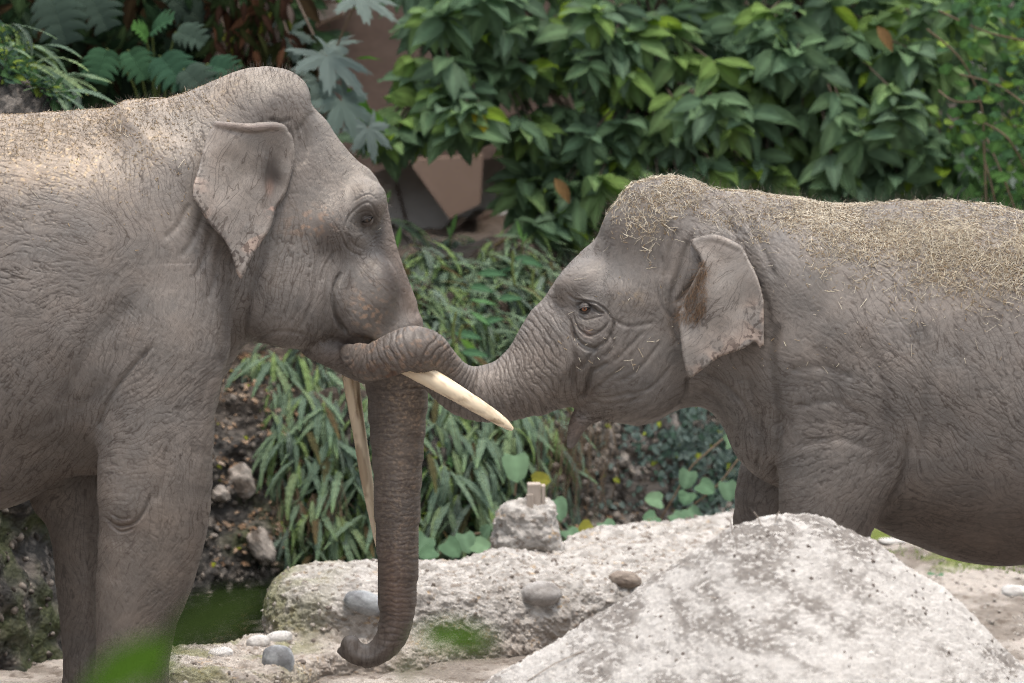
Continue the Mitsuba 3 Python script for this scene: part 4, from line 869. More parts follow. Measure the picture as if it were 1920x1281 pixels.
lines_c = [([(1330,700),(1375,735),(1412,790),(1424,850)], 7, .010), ([(1318,735),(1350,760),(1378,810)], 6, .009), ([(1400,700),(1416,760),(1422,820)], 7, .010), ([(1452,600),(1440,660),(1452,740),(1460,820)], 9, .012), ([(1400,410),(1425,460),(1445,520)], 7, .008), ([(1350,390),(1368,420),(1380,440)], 6, .007), ([(1270,430),(1256,470),(1250,520)], 6, .008), ([(1255,420),(1238,462),(1232,520)], 5, .007), ([(1210,620),(1175,655),(1150,680)], 4, .006), ([(1240,640),(1200,690),(1165,715)], 4, .006), ([(1255,690),(1220,728),(1170,745)], 4, .006), ([(1600,620),(1640,700),(1650,800),(1630,880)], 14, .010), ([(1520,640),(1560,720),(1570,820)], 16, .008), ([(1700,600),(1720,720),(1712,850)], 18, .010), ([(1470,690),(1530,680),(1590,700)], 9, .007), ([(1480,760),(1550,745),(1610,770)], 8, .006), ([(1490,830),(1560,815),(1630,835)], 7, .005), ([(1150,600),(1180,612),(1230,604)], 4, .005), ([(1140,620),(1150,650),(1130,672)], 4, .007), ([(1064,552),(1076,562),(1096,566),(1118,570),(1136,582),(1146,598)], 2.4, .010), ([(1080,577),(1094,569),(1108,576),(1122,586),(1134,588)], 2.4, .009), ([(1074,590),(1080,608),(1090,622),(1108,630),(1128,620),(1142,604)], 2.4, .009), ([(1070,600),(1076,625),(1092,646),(1116,652),(1140,636),(1150,612),(1148,596)], 3, .013),
 ([(1086,594),(1098,601),(1114,598),(1134,592)], 2, .005), ([(1074,622),(1082,645),(1104,658),(1118,652)], 3, .008), ([(1122,652),(1108,666),(1096,684),(1084,700)], 4, .010), ([(1076,660),(1078,690),(1076,720),(1080,745)], 5, .010), ([(1112,690),(1106,708),(1102,724),(1098,742),(1086,756)], 4, .022), ([(1140,680),(1124,690),(1112,698)], 3.5, .010), ([(1170,690),(1140,712),(1116,736),(1105,752)], 4, .007), ([(1185,735),(1150,748),(1120,750)], 4, .006), ([(1100,752),(1130,762),(1170,758),(1210,742)], 4, .006),
 ([(1300,440),(1285,470),(1270,520),(1256,570),(1262,610),(1274,650)], 7, .014), ([(1330,500),(1300,530),(1266,572)], 6, .012), ([(1240,480),(1246,520),(1248,570)], 5, .006), ([(1225,500),(1235,560),(1260,600)], 4, .005), ([(1290,710),(1288,740),(1276,760)], 4, .018), ([(1460,905),(1456,840),(1455,780),(1450,720)], 5, .016), ([(1424,890),(1428,830),(1426,770)], 4, .012), ([(1688,800),(1688,850),(1676,905),(1660,945),(1646,972)], 6, .016), ([(1640,994),(1634,1020)], 5, .008),
 ([(1380,470),(1410,520),(1432,580),(1440,650)], 7, .006), ([(1310,690),(1350,720),(1400,760)], 6, .006), ([(1300,730),(1340,745),(1370,780)], 5, .006), ([(1560,440),(1540,520),(1520,600)], 16, .006), ([(1060,700),(1050,740),(1030,768)], 4, .005), ([(1082,790),(1090,784),(1100,790)], 3, .008)]
for pts, w, d in lines_c: H -= d * s.line(pts, w)
for x, y, rx, ry, a, d in [(1096,580,20,11,0,-.010),(1108,568,24,6,-18,.012),(1110,612,24,14,15,.006),(1108,640,24,10,10,.006),(1180,470,55,60,20,-.010),(1150,540,40,20,0,.006),(1230,610,30,40,0,-.006),(1530,500,40,60,10,.010),(1570,600,60,90,0,.008),(1085,700,16,40,0,-.006)]:
    H += d * s.blob(x, y, rx, ry, a)
v = skin_on(v, f, s, H); n = vnormals(v, f); q = QX(v); calm = np.clip(s.blob(1195, 450, 75, 75) + s.blob(1080, 525, 40, 35) + s.blob(1235, 690, 50, 60) * .7 + s.blob(1520, 520, 60, 90) * .7 + s.blob(1490, 640, 50, 60) * .5, 0, 1); uvc = np.stack([s.at(n1 + 5 * calm, q), s.at(n2 + 5 * calm, q)], 1)
front_c = Front(v, n)
tip = s.poly([(640,640),(720,620),(800,600),(860,650),(850,700),(760,720),(660,720)], 14)
straw_m = np.clip((.34 + .24 * sstep(1330, 1430, s.X)) * sstep(455, 385, s.Y - .34 * np.clip(s.X - 1400, 0, 200) - 30 * sstep(1290, 1230, s.X) + 18 * s.noise(14, 5)) * sstep(1110, 1190, s.X + .5 * (400 - s.Y)) * (1 - .55 * sstep(1620, 1720, s.X) * sstep(450, 400, s.Y)) + s.blob(1800, 500, 170, 62, -5) * (1 + .3 * s.noise(20, 9)) + .25 * s.blob(1240, 362, 60, 24), 0, 1)
fine1 = s.noise(2.2, 71); fine2 = s.noise(1.8, 72)
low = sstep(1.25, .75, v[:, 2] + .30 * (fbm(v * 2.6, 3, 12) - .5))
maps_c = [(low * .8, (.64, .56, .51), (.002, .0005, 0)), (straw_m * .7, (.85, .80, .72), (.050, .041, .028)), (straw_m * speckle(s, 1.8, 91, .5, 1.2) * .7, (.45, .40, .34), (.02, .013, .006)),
 (tip * .45, (.78, .68, .62), (.008, .003, 0)), (tip * sstep(.6, 1.1, fine1) * .8, (1, .85, .75), (.09, .06, .04)), (tip * s.blob(740, 690, 60, 18, 10) * sstep(-.1, .8, s.noise(5, 3)), (.7, .5, .4), (.03, .012, .004)), (s.blob(985, 716, 110, 70) * .45, (1.1, 1.0, .92), (.02, .012, .006)),
 (s.blob(1096, 578, 20, 12) * .95, (.16, .16, .17), (0, 0, 0)), (s.blob(1110, 586, 30, 10, -15) * .5, (.4, .38, .38), (0, 0, 0)), (s.line([(1070,592),(1074,625),(1082,660),(1080,720)], 9) * .6, (.5, .46, .44), (0, 0, 0)), (s.blob(1102, 625, 8, 8) * .5, (1.05, .85, .82), (.05, .02, .02)),
 (s.blob(1182, 558, 26, 14) * sstep(-.2, .6, fine2), (1, .95, .85), (.08, .06, .035)), (s.blob(1290, 555, 60, 18, 52) * .75, (.45, .36, .30), (0, 0, 0)), (s.blob(1180, 450, 60, 60) * .3, (.85, .83, .82), (0, 0, 0)), (s.blob(1520, 520, 80, 110) * .4, (1.15, 1.14, 1.12), (.01, .01, .01)),
 (s.blob(1080, 805, 20, 40) * .6, (.7, .55, .48), (.006, .002, 0)), (s.blob(1850, 960, 220, 110) * .35, (.82, .72, .68), (.004, 0, 0)), (s.blob(1108, 740, 16, 26) * .5, (.5, .45, .42), (0, 0, 0))]
cr = np.clip(c1 * leathery + .7 * c2 * leathery + .35 * (f1 + f2) + .8 * (b1 + .7 * b2) * np.clip(body + tr * .6, 0, 1), 0, 1)
cr = np.clip(cr + 1.4 * rings_c * (rings_c > .25), 0, 1)
for pts, w, d in lines_c: cr = np.maximum(cr, s.line(pts, w * .55) * min(1, d * 110))
BASE_C = (.158, .140, .128)
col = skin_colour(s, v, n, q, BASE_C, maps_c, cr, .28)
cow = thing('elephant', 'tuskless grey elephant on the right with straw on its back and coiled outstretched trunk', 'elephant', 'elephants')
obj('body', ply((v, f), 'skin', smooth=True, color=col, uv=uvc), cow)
cow_v, cow_n, cow_f = v, n, f

EAR_C = [(1296,455),(1312,446),(1337,444),(1363,451),(1390,462),(1403,486),(1412,505),(1419,523),(1427,556),(1429,585),(1429,620),(1428,650),(1424,643),(1421,653),(1416,640),(1409,638),(1396,649),(1372,659),(1346,670),(1326,686),(1307,701),(1294,709),(1286,694),(1279,661),(1276,626),(1272,596),(1282,570),(1300,540),(1318,508),(1312,480)]
ctrl = [(1300,455,-.01),(1312,480,.0),(1318,508,.02),(1300,540,.01),(1282,570,.01),(1274,600,.015),(1340,450,.04),(1390,470,.05),(1420,530,.05),(1429,600,.05),(1420,648,.06),(1370,655,.085),(1320,690,.10),(1294,705,.11),(1280,660,.07),(1350,560,.05),(1330,620,.06),(1380,540,.045)]
v, f = ear_mesh(EAR_C, ctrl, front_c, 0.0105, rolls=[[(1318,448,-.004,5),(1340,447,-.008,7),(1365,455,-.010,7),(1388,466,-.006,5)], [(1316,506,-.006,5),(1300,538,-.008,5),(1284,566,-.006,4)]])
se = Sheet(1240, 1450, 430, 730, 1.2)
a1, a2, m1, m2 = cracks(se, [(1350,500,60,50),(1400,600,80,50),(1320,640,40,50)], 251, (2.2, 1.7), (24, 16), .8)
He = -.0007 * (a1 + a2); Hb = .003 * se.noise(14, 4) - .008 * se.line([(1318,508),(1299,545),(1279,580)], 6)
v = skin_on(v, f, se, He); v[:, 1] -= se.at(Hb, QX(v)); n = vnormals(v, f); q = QX(v)
edge = np.clip(se.poly([(1400,560),(1432,560),(1432,655),(1370,662),(1300,712),(1286,690),(1330,650),(1390,620)], 12), 0, 1)
dots = sstep(.40, .8, se.noise(1.9, 3)); pale = sstep(-.3, .5, se.noise(9, 16))
maps_e = [(np.ones(se.n), (1.16, 1.15, 1.14), (.02, .018, .016)), (edge * pale, (1, .9, .84), (.12, .09, .075)), (edge * dots * .95, (.34, .31, .30), (0, 0, 0)), (se.blob(1345, 520, 50, 70) * .35, (1.12, 1.1, 1.06), (.01, .01, .01)), (se.blob(1300, 545, 14, 40, -30) * .4, (.6, .5, .45), (0, 0, 0))]
col = skin_colour(se, v, n, q, BASE_C, maps_e, np.clip(a1 + a2, 0, 1) * .8, .2)
tag(obj('ear', ply((v, f), 'skin', smooth=True, color=col, uv=np.stack([se.at(m1, q) * .8 + .9, se.at(m2, q) * .8 + 1.2], 1)), cow), 'ear with speckled, nicked lower edge')
ear_v, ear_n = v, n
tag(obj('eye', eyeball(front_c.pix(1097, 579) + [0, .013, 0], .024, (.20, .075, .032), (-.12, -1, 0)), cow), 'orange brown eye')
obj('eyelids', eyelids(front_c.pix(1097, 579) + [0, .013, 0], .024, -10, .24, .34, (.075, .068, .066), (-.1, -1, 0)), cow)
rng = np.random.default_rng(6)
qe = PX(ear_v)
cand = np.flatnonzero((np.abs((qe[:, 0] - 1300) * .8 + (qe[:, 1] - 538) * .6) < 46) & (np.abs(-(qe[:, 0] - 1300) * .6 + (qe[:, 1] - 538) * -.8 * -1 * -1) < 999) & (qe[:, 0] < 1326) & (qe[:, 1] > 485) & (qe[:, 1] < 600) & (ear_n[:, 1] < -.2))
obj('ear_hair', ply(hairs(ear_v, ear_n, rng.choice(cand, 500), rng, .045, .0008, .4, (.1, .3, -.9)), 'hair_tan'), cow, kind='stuff')
qq = PX(cow_v)
cand = np.flatnonzero((cow_n[:, 2] > .55) & (qq[:, 0] > 1120) & (qq[:, 0] < 1940) & (cow_v[:, 2] > 1.9) & (np.abs(cow_v[:, 1]) < .35))
h1 = hairs(cow_v, cow_n, rng.choice(cand, 1500), rng, .042, .0006, .3, (.1, 0, 0))
cand = np.flatnonzero((qq[:, 0] > 990) & (qq[:, 0] < 1150) & (qq[:, 1] < 560) & (cow_n[:, 0] < -.3) & (np.abs(cow_v[:, 1]) < .3))
h2 = hairs(cow_v, cow_n, rng.choice(cand, 260), rng, .03, .0005)
cand = np.flatnonzero((qq[:, 0] > 1060) & (qq[:, 0] < 1150) & (qq[:, 1] > 770) & (qq[:, 1] < 840))
h3 = hairs(cow_v, cow_n, rng.choice(cand, 140), rng, .04, .0006)
obj('hair', ply(join([h1, h2, h3]), 'hair_dark'), cow, kind='stuff')

# ------------------------------------------------ straw and crumbs lying on the backs
scene['straw_mat'] = {'type': 'twosided', 'b': {'type': 'principled', 'base_color': {'type': 'mesh_attribute', 'name': 'vertex_color'}, 'roughness': .6}}
scene['straw_brown'] = {'type': 'twosided', 'b': {'type': 'principled', 'base_color': rgb(.27, .20, .125), 'roughness': .7}}
def strands(v, n, w, count, rng, lo, hi, rad, lift=.006, tilt=.25):
    i = rng.choice(len(v), count, p=w / w.sum()); N = n[i]
    t = np.cross(N, rng.normal(0, 1, (count, 3))); t += N * rng.normal(0, tilt, (count, 1)); t /= np.linalg.norm(t, axis=1, keepdims=True)
    b = np.cross(N, t); b /= np.linalg.norm(b, axis=1, keepdims=True); L = (lo + (hi - lo) * rng.random((count, 1))**2.2) / 2; r = rad * rng.uniform(.6, 1.4, (count, 1))
    c = v[i] + N * (rng.uniform(0, lift, (count, 1)) + .001); up = np.cross(t, b); bow = up * L * rng.uniform(-.1, .25, (count, 1))
    V = np.stack([c - t * L - b * r, c - t * L + b * r, c - t * L + up * r, c + bow - b * r, c + bow + b * r, c + bow + up * r * 1.3, c + t * L - b * r, c + t * L + b * r, c + t * L + up * r], 1).reshape(-1, 3)
    base = np.arange(count)[:, None, None] * 9
    F1 = np.array([[0, 3, 4], [0, 4, 1], [1, 4, 5], [1, 5, 2], [2, 5, 3], [2, 3, 0]]); F = np.vstack([F1, F1 + 3])
    return V, (base + F[None]).reshape(-1, 3)
def straw_ply(vf, rng, a=(.66, .60, .49), b=(.30, .245, .175)):
    n = len(vf[0]) // 9; t = rng.random((n, 1))**1.3
    c = (np.array(a) * (1 - t) + np.array(b) * t) * rng.uniform(.7, 1.15, (n, 1))
    return ply(vf, 'straw_mat', color=np.repeat(c, 9, 0))
qs = QX(cow_v); fa = np.zeros(len(cow_v))
area = np.linalg.norm(np.cross(cow_v[cow_f[:, 1]] - cow_v[cow_f[:, 0]], cow_v[cow_f[:, 2]] - cow_v[cow_f[:, 0]]), axis=1)
for k in range(3): np.add.at(fa, cow_f[:, k], area)
w = np.clip(s.at(straw_m, qs), 0, 1)**1.3 * (cow_n[:, 1] < .35) * (qs[:, 0] < 1950) * (qs[:, 0] > 1100) + .004 * ((qs[:, 1] < 700) & (cow_n[:, 1] < 0) & (qs[:, 0] > 1050) & (cow_v[:, 2] > 1.6))
w = w * fa * (.25 + .75 * sstep(.35, .6, fbm(cow_v * 7, 3, 2)))
rng = np.random.default_rng(12)
tag(obj('straw', straw_ply(strands(cow_v, cow_n, w, 12000, rng, .006, .055, .00085, .007), rng)), 'dry yellow straw scattered over the back and head of the right elephant', 'straw', kind='stuff')
tag(obj('chaff', ply(strands(cow_v, cow_n, w, 9000, rng, .005, .025, .0012, .003), 'straw_brown')), 'brown chaff crumbs among the straw on the right elephant', 'chaff', kind='stuff')
w = (np.clip(sstep(2.35, 2.72, bull_v[:, 2] + .1 * fbm(bull_v * 3, 3, 1)), 0, 1)**2 + .10 * (np.clip(1 - np.abs(QX(bull_v)[:, 1] - 330) / 140, 0, 1))) * (bull_n[:, 1] < .3) * (PX(bull_v)[:, 0] > -30) * sstep(460, 250, PX(bull_v)[:, 0])
tag(obj('dirt_crumbs', ply(strands(bull_v, bull_n, w, 2600, rng, .004, .016, .0013, .002), 'straw_brown')), 'brown dirt crumbs and chaff dusted along the back of the left elephant', 'dirt', kind='stuff')
tag(obj('hay_wisp', straw_ply(strands(bull_v, bull_n, w + .02 * (PX(bull_v)[:, 0] > 300) * (PX(bull_v)[:, 0] < 760) * (bull_n[:, 1] < 0) * (PX(bull_v)[:, 1] < 450), 150, rng, .015, .07, .0009), rng)), 'a few pale hay wisps stuck to the left elephant', 'hay', kind='stuff')
# ---------------------------------------------------------------- plants
def leafy(name, rough, trans=.7):
    scene[name] = {'type': 'principledthin', 'base_color': {'type': 'mesh_attribute', 'name': 'vertex_color'}, 'roughness': rough, 'diff_trans': trans, 'eta': 1.9}
leafy('leaf_gloss', .33, .95); leafy('leaf_matt', .5, .7)
matte('bark', lambda p, n, uv: mix((.055, .042, .033), (.13, .105, .085), mikit.fbm(p.x * 30, p.y * 30, p.z * 8, 3)), .85, .2)
matte('stem_green', (.10, .13, .04), .6, .3)
matte('stem_brown', (.13, .095, .065), .75, .2)
RS = np.random.default_rng(21)

PROFILES = {
    'ovate': lambda t: np.maximum(np.sin(np.pi * np.clip(t, 0, 1)**.85), 0)**.95 * (1 - .15 * t),
    'obovate': lambda t: np.maximum(np.sin(np.pi * np.clip(t, 0, 1)**1.25), 0)**.9,
    'lance': lambda t: np.maximum(np.sin(np.pi * np.clip(t, 0, 1)**.85), 0)**1.15,
    'heart': lambda t: np.where(t < .16, .72 + 1.7 * t, np.sqrt(np.clip(1 - np.clip((t - .16) / .84, 0, 1)**1.7, 0, 1))),
    'round': lambda t: np.sqrt(np.clip(1 - (2 * t - 1)**2, 0, 1))}
def leaf_mesh(L, W, col, shape='ovate', fold=.22, droop=.5, rng=RS, nl=6, rib=1.5, var=.15, wave=.03):
    """A single blade from the origin along +x: folded along the midrib, drooping, a little wavy; returns vertices, faces, colours."""
    t = np.linspace(0, 1, nl + 1); s = np.array([-1, -.5, 0, .5, 1]); w = PROFILES[shape](t) * W / 2; w[-1] *= .15
    if shape not in ('heart',): w[0] = W * .03
    th = -droop * t**1.3; dx, dz = np.cos(th), np.sin(th)
    cx = np.concatenate([[0], np.cumsum((dx[1:] + dx[:-1]) / 2 * L / nl)]); cz = np.concatenate([[0], np.cumsum((dz[1:] + dz[:-1]) / 2 * L / nl)])
    tw = rng.normal(0, .18)
    wav = np.cumsum(rng.normal(0, wave * L, (nl + 1, 2)), 0) * .5
    v = np.zeros((nl + 1, 5, 3))
    for j, sj in enumerate(s):
        up = abs(sj) * w * (fold + tw * sj) + (wav[:, 0] if sj < 0 else wav[:, 1]) * abs(sj) * .7
        back = (-.12 * L * (1 - t)**3 * abs(sj)) if shape == 'heart' else 0
        v[:, j, 0] = cx - dz * up + back; v[:, j, 1] = sj * w; v[:, j, 2] = cz + dx * up
    c = np.array(col) * (1 + rng.normal(0, var)) * np.ones((nl + 1, 5, 1)) * (.9 + .2 * rng.random((nl + 1, 5, 1)))
    c[:, 2] *= rib
    return v.reshape(-1, 3), grid_faces(nl + 1, 5)[:, ::-1], np.clip(c.reshape(-1, 3), .003, .8)

def frame(o, d, up):
    d = d / np.linalg.norm(d); y = np.cross(up, d); y /= np.linalg.norm(y) + 1e-9; z = np.cross(d, y)
    m = np.eye(4); m[:3, 0], m[:3, 1], m[:3, 2], m[:3, 3] = d, y, z, o
    return m

class Blades:
    """A set of leaf variants; single leaves become parts, the rest one mesh of the plant."""
    def __init__(s, variants, bsdf):
        s.var, s.bsdf, s.ids = variants, bsdf, []
        for v, f, c in variants:
            s.ids.append(f'blade_shape_{len([k for k in scene if k.startswith("blade_shape")])}')
            scene[s.ids[-1]] = {'type': 'shapegroup', 'blade': ply((v, f), bsdf, smooth=True, color=c)}
    def put(s, items, parent, name='leaf', rest='foliage', most=300, key_fn=None):
        """items: (variant, matrix). The largest in the photograph become parts."""
        pos = np.array([m[:3, 3] for _, m in items]); q = PX(pos)
        size = np.array([np.linalg.norm(m[:3, 0]) for _, m in items]) / (pos[:, 1] - CAM_Y)
        off = ~((q[:, 0] > -30) & (q[:, 0] < 1950) & (q[:, 1] > -40) & (q[:, 1] < 1300))
        order = np.argsort(off * 1e3 + pos[:, 1] - 8 * size)
        for i in order[:most]: obj(name, {'type': 'instance', 'group': {'type': 'ref', 'id': s.ids[items[i][0]]}}, parent, items[i][1])
        if len(order) > most:
            V, F, C, n = [], [], [], 0
            for i in order[most:]:
                v, f, c = s.var[items[i][0]]; m = items[i][1]
                V.append(v @ m[:3, :3].T + m[:3, 3]); F.append(f + n); C.append(c); n += len(v)
            obj(rest, ply((np.vstack(V), np.vstack(F)), s.bsdf, smooth=True, color=np.vstack(C)), parent, kind='stuff')
def scaled(m, k): m = m.copy(); m[:3, :3] *= k; return m

# ------------------------------------------------ broad-leaved trees on the terrace
G = [(.112, .182, .108), (.126, .200, .110), (.102, .168, .104), (.165, .255, .112), (.118, .180, .120), (.108, .174, .094), (.17, .26, .035), (.175, .275, .085)]
TREE_LEAF = Blades([leaf_mesh(1, .37 + .09 * RS.random(), G[i % 8], 'ovate', .14 + .22 * RS.random(), .25 + .8 * RS.random(), var=.18, wave=.075) for i in range(24)], 'leaf_gloss')
TREE_BACK = 1.7
def whorls(vol, rng):
    out = []
    for px, py, rx, ry, y, ry_, n in vol:
        for _ in range(n):
            a = rng.normal(0, 1, 3); a *= rng.random()**.4 / np.linalg.norm(a)
            out.append(P(px + a[0] * rx, py + a[1] * ry, y + TREE_BACK + a[2] * ry_))
    return np.array(out)
def tree(label, vol, limbs, rng, group, size=(.23, .37), yellow=.025):
    t = thing('broad_leaf_tree', label, 'tree', group)
    limb_pts = []
    for k, (pts, r0, r1) in enumerate(limbs):
        c = catmull([P(q[0], q[1], q[2] + TREE_BACK) for q in pts], 8); limb_pts.append(c)
        obj('trunk' if k == 0 else 'branch', ply(tube_mesh(c, np.linspace(r0, r1, len(c)) * (1 + .15 * np.sin(np.arange(len(c)) * 1.7)), 9), 'bark', smooth=True), t)
    W = whorls(vol, rng); tw = []; tree_ = cKDTree(np.vstack(limb_pts)); LP = np.vstack(limb_pts)
    items = []
    for w in W:
        _, i = tree_.query(w + [0, .1, .25]); o = LP[i]; d = w - o
        ax = d / (np.linalg.norm(d) + 1e-6) * .6 + [rng.normal(0, .3), -.55 + rng.normal(0, .25), -.35]; ax /= np.linalg.norm(ax)
        if np.linalg.norm(d) < 1.3: tw.append(tube_mesh(np.array([o, o * .45 + w * .55 + [0, 0, .10], w]), [.012, .009, .005], 5, False))
        else: tw.append(tube_mesh(np.array([w - ax * .35 + [0, .1, .15], w - ax * .15 + [0, .03, .05], w]), [.006, .005, .004], 4, False))
        n = rng.integers(6, 10); ph = rng.uniform(0, 6.28); ref = np.cross(ax, [0, 0, 1.0]); ref /= np.linalg.norm(ref); r2 = np.cross(ax, ref)
        big = rng.uniform(*size); tone = ([0, 2, 5, 8, 10, 13, 16, 18, 21] if rng.random() < .5 else [1, 4, 9, 12, 17, 20]) if rng.random() < .72 else [3, 7, 11, 15, 19, 23]
        for j in range(n):
            a = ph + j * 2.39996; op = rng.uniform(.75, 1.25)
            dirn = ax * math.cos(op) + (ref * math.cos(a) + r2 * math.sin(a)) * math.sin(op) + np.array([0, -.12, -.38])
            up = np.array([0, -.95, .75]) + rng.normal(0, .25, 3)
            o2 = w + ax * rng.uniform(-.05, .05)
            k = int(rng.choice([6, 14, 22])) if rng.random() < yellow else int(rng.choice(tone))
            items.append((k, scaled(frame(o2, dirn, up), big * rng.uniform(.65, 1.1))))
    obj('twigs', ply(join(tw), 'bark', smooth=True), t, kind='stuff')
    TREE_LEAF.put(items, t)
GT = 'broad leaved trees on the terrace'
tree('tree with glossy drooping leaves hanging before the brown wall',
     [(880,30,110,60,6.4,.5,20),(835,140,80,52,6.3,.45,15),(790,205,65,42,6.2,.4,11),(738,255,38,26,6.2,.3,6),(862,205,60,40,6.2,.4,11),(960,110,110,85,6.6,.5,20),(1000,215,80,60,6.5,.4,9),(1010,300,60,40,6.5,.4,7),(1030,425,50,28,6.3,.4,6),(1070,380,60,60,6.5,.4,12),(880,-80,180,60,6.8,.6,18),(985,355,40,20,6.4,.3,3)],
     [([(1120,640,8.6),(1110,420,8.2),(1060,200,7.8),(1000,20,7.4),(940,-160,7.0)], .075, .04), ([(1060,200,7.8),(980,130,7.2),(900,110,6.6),(800,200,6.4)], .035, .01), ([(1000,20,7.4),(900,0,6.9),(800,60,6.5)], .03, .01), ([(1110,420,8.2),(1080,380,7.4),(1030,400,6.6)], .03, .008)], np.random.default_rng(31), GT)
tree('large leafy tree above the head of the right elephant, leaves in star shaped clusters',
     [(1170,90,140,95,6.5,.6,34),(1200,250,140,85,6.4,.5,28),(1130,350,75,60,6.4,.4,14),(1370,80,140,100,6.6,.6,34),(1350,220,130,90,6.5,.6,23),(1290,330,110,50,6.4,.4,18),(1420,330,90,50,6.5,.5,14),(1260,-80,280,60,6.8,.6,26)],
     [([(1380,640,8.2),(1385,430,7.9),(1375,290,7.6),(1395,120,7.5),(1380,-100,7.4)], .085, .05), ([(1500,430,7.4),(1462,330,7.3),(1432,240,7.2),(1420,120,7.2)], .022, .012), ([(1375,290,7.6),(1300,200,7.2),(1220,180,6.7)], .04, .012), ([(1395,120,7.5),(1290,60,7.2),(1180,60,6.7)], .04, .012), ([(1395,120,7.5),(1440,40,7.2),(1500,30,6.8)], .03, .01)], np.random.default_rng(32), GT)
tree('dark leafy tree right of the middle with long leaves sweeping down to the right',
     [(1560,70,130,95,6.6,.6,32),(1570,240,130,95,6.5,.6,30),(1690,130,100,95,6.5,.5,30),(1720,270,85,85,6.4,.5,26),(1770,330,65,40,6.4,.4,10),(1640,345,150,45,6.5,.5,24),(1770,40,70,60,6.6,.4,10),(1640,-80,240,60,6.8,.6,22),(1490,150,60,120,7.0,.4,16)],
     [([(1600,640,8.6),(1590,420,8.2),(1610,220,7.9),(1600,40,7.7),(1620,-120,7.6)], .07, .04), ([(1610,220,7.9),(1660,180,7.3),(1720,230,6.8)], .035, .01), ([(1600,40,7.7),(1540,20,7.2),(1500,60,6.8)], .03, .01), ([(1590,420,8.2),(1640,330,7.6),(1700,330,6.9)], .03, .01)], np.random.default_rng(33), GT, yellow=.01)
# single spent leaves
dead = ply(leaf_mesh(.20, .085, (.30, .16, .05), 'ovate', .3, .6)[:2], 'leaf_dead', smooth=True)
scene['leaf_dead'] = {'type': 'principledthin', 'base_color': rgb(.17, .105, .05), 'roughness': .6, 'diff_trans': .5, 'eta': 1.4}
scene['leaf_yellow'] = {'type': 'principledthin', 'base_color': rgb(.30, .27, .03), 'roughness': .5, 'diff_trans': .8, 'eta': 1.4}
for px, py, y, mt, lab in ((1645, 50, 7.6, 'leaf_dead', 'orange brown dead leaf caught high in the dark tree'), (1040, 335, 7.7, 'leaf_dead', 'curled brown leaf hanging by the pale panels'), (885, 205, 7.5, 'leaf_yellow', 'bright yellow leaf in the leftmost tree')):
    k = obj('spent_leaf', {**dead, 'bsdf': {'type': 'ref', 'id': mt}}, None, frame(P(px, py, y), np.array([.5, -.2, -.7]), np.array([.2, -1, .3]))); tag(k, lab, 'leaf')

# ------------------------------------------------ thick dark growth far behind the trees
def mass(name, label, vol, rng, cols, L, shape='ovate', bsdf='leaf_matt', up=(0, -.4, 1)):
    V, F, C, n = [], [], [], 0
    var = [leaf_mesh(1, .45, cols[i % len(cols)], shape, .25, .5, rng=rng, nl=3, var=.2) for i in range(10)]
    for px, py, rx, ry, y, ry_, k in vol:
        for _ in range(k):
            a = rng.uniform(-1, 1, 3); o = P(px + a[0] * rx, py + a[1] * ry, y + a[2] * ry_)
            m = scaled(frame(o, np.array([rng.normal(0, .8), -.3 + rng.normal(0, .4), -.6 + rng.normal(0, .5)]), np.array(up) + rng.normal(0, .4, 3)), rng.uniform(*L))
            v, f, c = var[rng.integers(10)]; V.append(v @ m[:3, :3].T + m[:3, 3]); F.append(f + n); C.append(c); n += len(v)
    return tag(obj(name, ply((np.vstack(V), np.vstack(F)), bsdf, smooth=True, color=np.vstack(C))), label, 'undergrowth', kind='stuff')
DK = [(.042, .076, .042), (.052, .092, .044), (.038, .066, .040), (.15, .23, .03)]
mass('undergrowth', 'dark dense undergrowth filling the gaps behind the broad leaved trees', [(1500,240,460,270,11.2,.8,3400),(1180,420,170,80,10.2,.6,500),(1230,150,170,230,11.4,.6,900)], np.random.default_rng(41), DK, (.14, .26))
mass('tree_belt', 'far dark belt of trees closing the view behind everything', [(900,-40,1250,330,22,3,3800)], np.random.default_rng(43), DK[:3], (.45, .85))
mass('undergrowth', 'dark shrubs in the shade behind the cut leaved plants at upper left', [(250,20,330,130,8.8,.8,1500),(470,150,120,120,9.0,.7,500),(120,-60,300,80,7.4,.6,500)], np.random.default_rng(42), [(.026, .052, .026), (.036, .062, .028), (.05, .035, .02), (.028, .046, .03)], (.14, .30))

